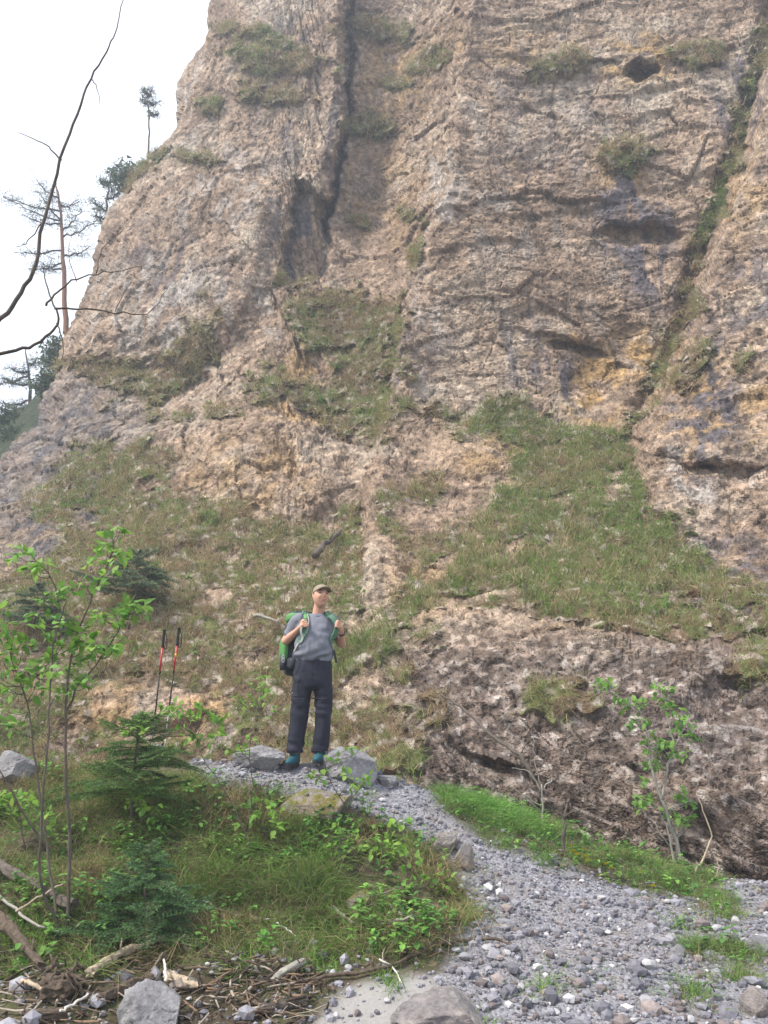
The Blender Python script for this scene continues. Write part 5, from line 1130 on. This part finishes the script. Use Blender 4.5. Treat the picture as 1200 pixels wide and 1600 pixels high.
# ------------------------------------------------------------------ trekking poles stuck in the mound
def pole(label, tip, top, Y0, print_):
    a = P(*tip, Y0); b = P(*top, Y0 - .05); root = thing('trekking_pole', label, 'pole', a, 'trekking poles'); L = lambda t: a * (1 - t) + b * t
    ax_ = (b - a) / np.linalg.norm(b - a)
    def seg(name, t0, t1, r0, r1, mat, par=root): return MB().tube(np.array([L(t0), L(t1)]), [r0, r1], 12).build(name, M[mat], par, True)
    seg('tip', -.06, .02, .003, .005, 'steel'); seg('lower_shaft', .02, .24, .0062, .0062, 'web'); seg('middle_shaft', .24, .60, .0078, .0078, 'black'); up_ = seg('upper_shaft', .60, .835, .0098, .0098, 'red')
    seg('clamp', .595, .615, .0112, .0112, 'black'); seg('collar', .225, .25, .0105, .0105, 'black')
    if print_: seg('print_band', .73, .765, .0102, .0102, 'yellow', up_)
    g = MB()
    tt = np.linspace(.835, .985, 14); g.tube(np.array([L(t) for t in tt]), [.0135 + .003 * (k % 2) for k in range(14)], 12); g.tube(np.array([L(.98), L(1.0)]), [.019, .017], 12); g.build('grip', M['black'], root, True)
    MB().tube(np.array([L(.835), L(.85)]), [.0125, .0125], 12).build('grip_ring', M['web'], root, True)
    s_ = smooth_path([L(.97) + (.012, 0, 0), L(.93) + (.035, -.01, 0), L(.87) + (.045, -.01, 0), L(.825) + (.04, 0, 0), L(.82) + (.02, 0, .002), L(.86) + (.014, 0, 0)], 4)
    MB().tube(s_, .005, 6).build('wrist_strap', M['black'], root, True)
yp = G(262, 1185)[1] + .05
pole('left of the two red and black trekking poles standing behind the young spruce', (238, 1158), (257, 983), yp, False)
pole('right of the two red and black trekking poles, with a yellow mark', (258, 1158), (280, 980), yp, True)

# ------------------------------------------------------------------ driftwood, roots and sticks below the bank
def stick(label, pts, r0, r1, mat, lift=.02, name='stick', cat='stick', jit=.004, knots=0, straight=False):
    pp = []
    for (a, b_) in pts: q = G(a, min(b_, 1640)); q[2] += lift; pp.append(q)
    if straight: pp = [pp[0] * (1 - t) + pp[-1] * t for t in np.linspace(0, 1, 5)]
    path = smooth_path(np.array(pp), 6, jit); root = thing(name, label, cat, path[0]); rad = np.linspace(r0, r1, len(path)) * (1 + .045 * rng.normal(0, 1, len(path)))
    if r0 > .016:                                    # thick wood: gnarled, ridged, broken at the ends
        path = np.array([path[0] * (1 - t) + path[-1] * t for t in np.linspace(0, 1, 26)]) if straight else smooth_path(path[::3], 5); rad = np.linspace(r0, r1, len(path))
        V, f4, f3 = tube(path, rad, 16); c0 = np.r_[np.repeat(path, 16, 0), path[:1], path[-1:]]; ax0 = (path[-1] - path[0]) / np.linalg.norm(path[-1] - path[0])
        st_ = V - ax0 * ((V - path[0]) @ ax0)[:, None] * .82; V = V + (V - c0) * (.55 * fbm(st_ * 38 + r0 * 900, 3, 401) + .35 * fbm(V * 9, 2, 402))[:, None]
        e_ = np.abs(((V - path[0]) @ ax0) / np.linalg.norm(path[-1] - path[0]) - .5) > .47; V[e_] += ax0 * (.03 * noise(V[e_] * 45, 403))[:, None]
        MB().add(V, f3, f4).build('shaft', M[mat], root, False)
    else: MB().tube(path, rad, 9).build('shaft', M[mat], root, True)
    for k in range(knots):
        q = path[rng.integers(2, len(path) - 1)]; d = rng.normal(0, 1, 3); d[2] = abs(d[2]); MB().tube([q, q + d / np.linalg.norm(d) * rng.uniform(.03, .09)], [r1 * .5, r1 * .25], 6).build('stub', M[mat], root, True)
stick('long pale driftwood pole sloping up beside the pointed boulder', [(138,1548),(190,1512),(240,1490)], .022, .017, 'wood', .07, 'driftwood', 'driftwood', knots=1)
stick('pale barkless stick beyond the upper end of the driftwood pole', [(236,1490),(268,1482),(300,1478)], .018, .014, 'wood', .06, 'driftwood', 'driftwood')
stick('short yellowish stick at the left end of the root tangle', [(32,1552),(52,1562),(74,1572)], .013, .010, 'wood', .06)
stick('pale grey stick poking out of the roots at the bottom left', [(92,1604),(112,1592),(136,1574)], .008, .006, 'wood_white', .06)
stick('short white upright stick behind the pointed boulder', [(258,1566),(256,1550),(254,1532)], .008, .007, 'wood_white', .10)
stick('stubby pale root wood right of the pointed boulder', [(262,1540),(285,1546),(308,1556)], .026, .016, 'wood', .04, 'driftwood', 'driftwood')
stick('thin bleached twig lying on the bank', [(315,1418),(355,1436),(420,1446)], .006, .004, 'wood_white', .03)
stick('short bleached twig right of the thin twig on the bank', [(432,1452),(445,1462),(462,1472)], .006, .004, 'wood_white', .03)
stick('curved grey branch hanging below the mossy stone', [(520,1430),(545,1452),(590,1460),(650,1448)], .011, .007, 'bark_pale', .05, 'branch', 'branch', knots=3)
stick('forked thin branch on the bank above the rock slab', [(600,1412),(618,1440),(648,1452)], .008, .004, 'bark_pale', .05, 'branch', 'branch')
stick('long dark thin branch running from the litter to the slab', [(455,1546),(520,1536),(590,1524),(640,1506),(682,1490)], .012, .008, 'wood_dark', .03, 'branch', 'branch', knots=2)
stick('dark root lying across the gravel above the slab', [(690,1482),(730,1476),(775,1474),(812,1492)], .014, .007, 'wood_dark', .02, 'root', 'root')
stick('pale bent twig left of the rock slab', [(592,1512),(615,1522),(628,1548)], .006, .004, 'wood_white', .03)
stick('leaning brown log at the left edge below the tall shrub', [(-60,1362),(20,1400),(70,1430),(112,1458)], .036, .026, 'bark', .16, 'leaning_log', 'log', .004, 2, True)
stick('brown dead log running down into the root tangle', [(-50,1410),(0,1450),(30,1500),(62,1552)], .034, .022, 'wood_dark', .12, 'leaning_log', 'log', .004, 2, True)
stick('thin grey dead stem crossing the leaning log', [(-20,1420),(40,1470),(90,1490)], .010, .007, 'bark_pale', .12)
stick('thin dry stick rising across the leaning log', [(20,1470),(60,1445),(95,1425)], .008, .005, 'wood', .16)
stick('weathered chunk of log at the lower edge of the litter', [(405,1588),(440,1578),(478,1574)], .026, .018, 'bark', .02, 'driftwood', 'driftwood')
stick('grey split plank in the litter', [(428,1542),(450,1530),(472,1518)], .022, .018, 'bark_pale', .04, 'driftwood', 'driftwood')
stick('dark rotten log under the driftwood pole', [(150,1578),(190,1555),(235,1540)], .03, .022, 'wood_dark', .03, 'driftwood', 'driftwood')
stick('brown log end left of the pointed boulder', [(40,1602),(70,1596),(100,1592)], .028, .022, 'wood_dark', .03, 'driftwood', 'driftwood')
# root stump
b = G(92, 1555); st = thing('root_stump', 'torn brown root stump at the bottom left', 'stump', b)
V, Fc = rockshape(5, 77, .35, 4, .75, 2.2); MB().add(b + V * (.12, .10, .07) + (0, 0, .03), Fc).build('stump_wood', M['wood_dark'], st, True)
for k in range(15):
    an = rng.uniform(0, 6.28); d = np.array([math.cos(an), math.sin(an) * .8, rng.uniform(-.1, .8)]); l_ = rng.uniform(.12, .28)
    pth = smooth_path([b + (0, 0, .07) + d * .08, b + (0, 0, .07) + d * l_ * .6 + rng.normal(0, .03, 3), b + (0, 0, .05) + d * l_ + (0, 0, -.08)], 4, .006)
    MB().tube(pth, np.linspace(.012, .003, len(pth)) * rng.uniform(.6, 1.2), 6).build('root', M['wood_dark'], st, True)
# fine brushwood litter (uncountable)
mb = MB()
def litter(n_, poly, lmin, lmax, r_):
    xs = [q[0] for q in poly]; ys = [q[1] for q in poly]; k = 0
    while k < n_:
        a, b_ = rng.uniform(min(xs), max(xs)), rng.uniform(min(ys), max(ys))
        if sdpoly(np.array([a]), np.array([b_]), poly)[0] > 0: continue
        k += 1; q = G(a, b_) + (0, 0, rng.uniform(0, .05)); d = rng.normal(0, 1, 3) * (1, .8, .28); d /= np.linalg.norm(d); l_ = rng.uniform(lmin, lmax)
        c_ = np.array([(.15, .115, .085), (.09, .068, .052), (.32, .28, .23), (.06, .045, .036), (.20, .14, .095)])[rng.integers(5)]
        mb.tube(smooth_path([q - d * l_ / 2, q + rng.normal(0, .012, 3), q + d * l_ / 2], 2), np.array([1, 1.1, .9, .8, .5]) * r_ * rng.uniform(.4, 1.4), 5, True, c_)
litter(330, [(-20,1565),(60,1530),(150,1520),(330,1500),(480,1505),(540,1560),(500,1610),(-20,1625)], .04, .24, .005)
litter(110, [(330,1530),(440,1500),(500,1530),(480,1590),(380,1600),(330,1580)], .03, .16, .006)
litter(140, [(-20,1440),(110,1440),(300,1480),(280,1520),(60,1540),(-20,1550)], .06, .28, .005)
litter(90, [(520,1400),(690,1400),(700,1480),(560,1520)], .05, .25, .004)
litter(60, [(700,1400),(1150,1420),(1190,1590),(700,1590)], .03, .12, .003)
n = NT('brushwood'); M['brush'] = n.fin(n.mix(1.0, n.attr('col', 'Color'), n.ramp(n.noise(50, 4, .7), [(.3, .7), (.7, 1.3)]), 'MULTIPLY'), None, .9, .15)
tag(mb.build('brushwood', M['brush'], None, True), 'tangle of small twigs, bark and roots washed up below the bank', 'brushwood', kind='stuff')

# ------------------------------------------------------------------ yellow flowers
for (a, b_) in [(892,1322),(902,1335),(914,1338),(896,1330),(955,1356),(1020,1384),(912,1328),(948,1350),(918,1344),(1002,1362)]:
    q = G(a, b_ + 14); top = P(a, b_, q[1] - .02); fl = thing('yellow_flower', 'small yellow flower in the grass between path and rock wall', 'flower', q, 'yellow flowers by the path')
    MB().tube([q - (0, 0, .01), top], [.002, .0015], 5).build('stem', M['leaf'], fl)
    for k in range(6):
        an = k * math.pi / 3; Mx = np.array(Matrix.Rotation(-.6, 3, 'X') @ Matrix.Rotation(rng.normal(0, .2), 3, 'Y') @ Matrix.Rotation(an, 3, 'Z') @ Matrix.Rotation(.35, 3, 'X'))
        mp = MB(); mp.add(LV * np.array([.036, .030, .03]) @ Mx.T + top, None, LF); mp.build('petal', M['petal'], fl)

# ------------------------------------------------------------------ hazy air in the gorge
hb = np.array([[x_, y_, z_] for z_ in (-2.0, 44.0) for y_ in (-70.0, 75.0) for x_ in (-75.0, 75.0)])
hz_ = link('haze', mesh('haze', hb, np.array([[0, 2, 3, 1], [4, 5, 7, 6], [0, 1, 5, 4], [2, 6, 7, 3], [0, 4, 6, 2], [1, 3, 7, 5]])))
m_ = bpy.data.materials.new('haze_air'); m_.use_nodes = True; m_.node_tree.nodes.clear()
vo = m_.node_tree.nodes.new('ShaderNodeVolumePrincipled'); mo = m_.node_tree.nodes.new('ShaderNodeOutputMaterial'); m_.node_tree.links.new(vo.outputs[0], mo.inputs['Volume'])
vo.inputs['Density'].default_value = .0036; vo.inputs['Color'].default_value = (.80, .88, 1.0, 1); vo.inputs['Anisotropy'].default_value = .2
hz_.data.materials.append(m_); tag(hz_, 'pale bluish haze filling the gorge', 'haze', kind='stuff')
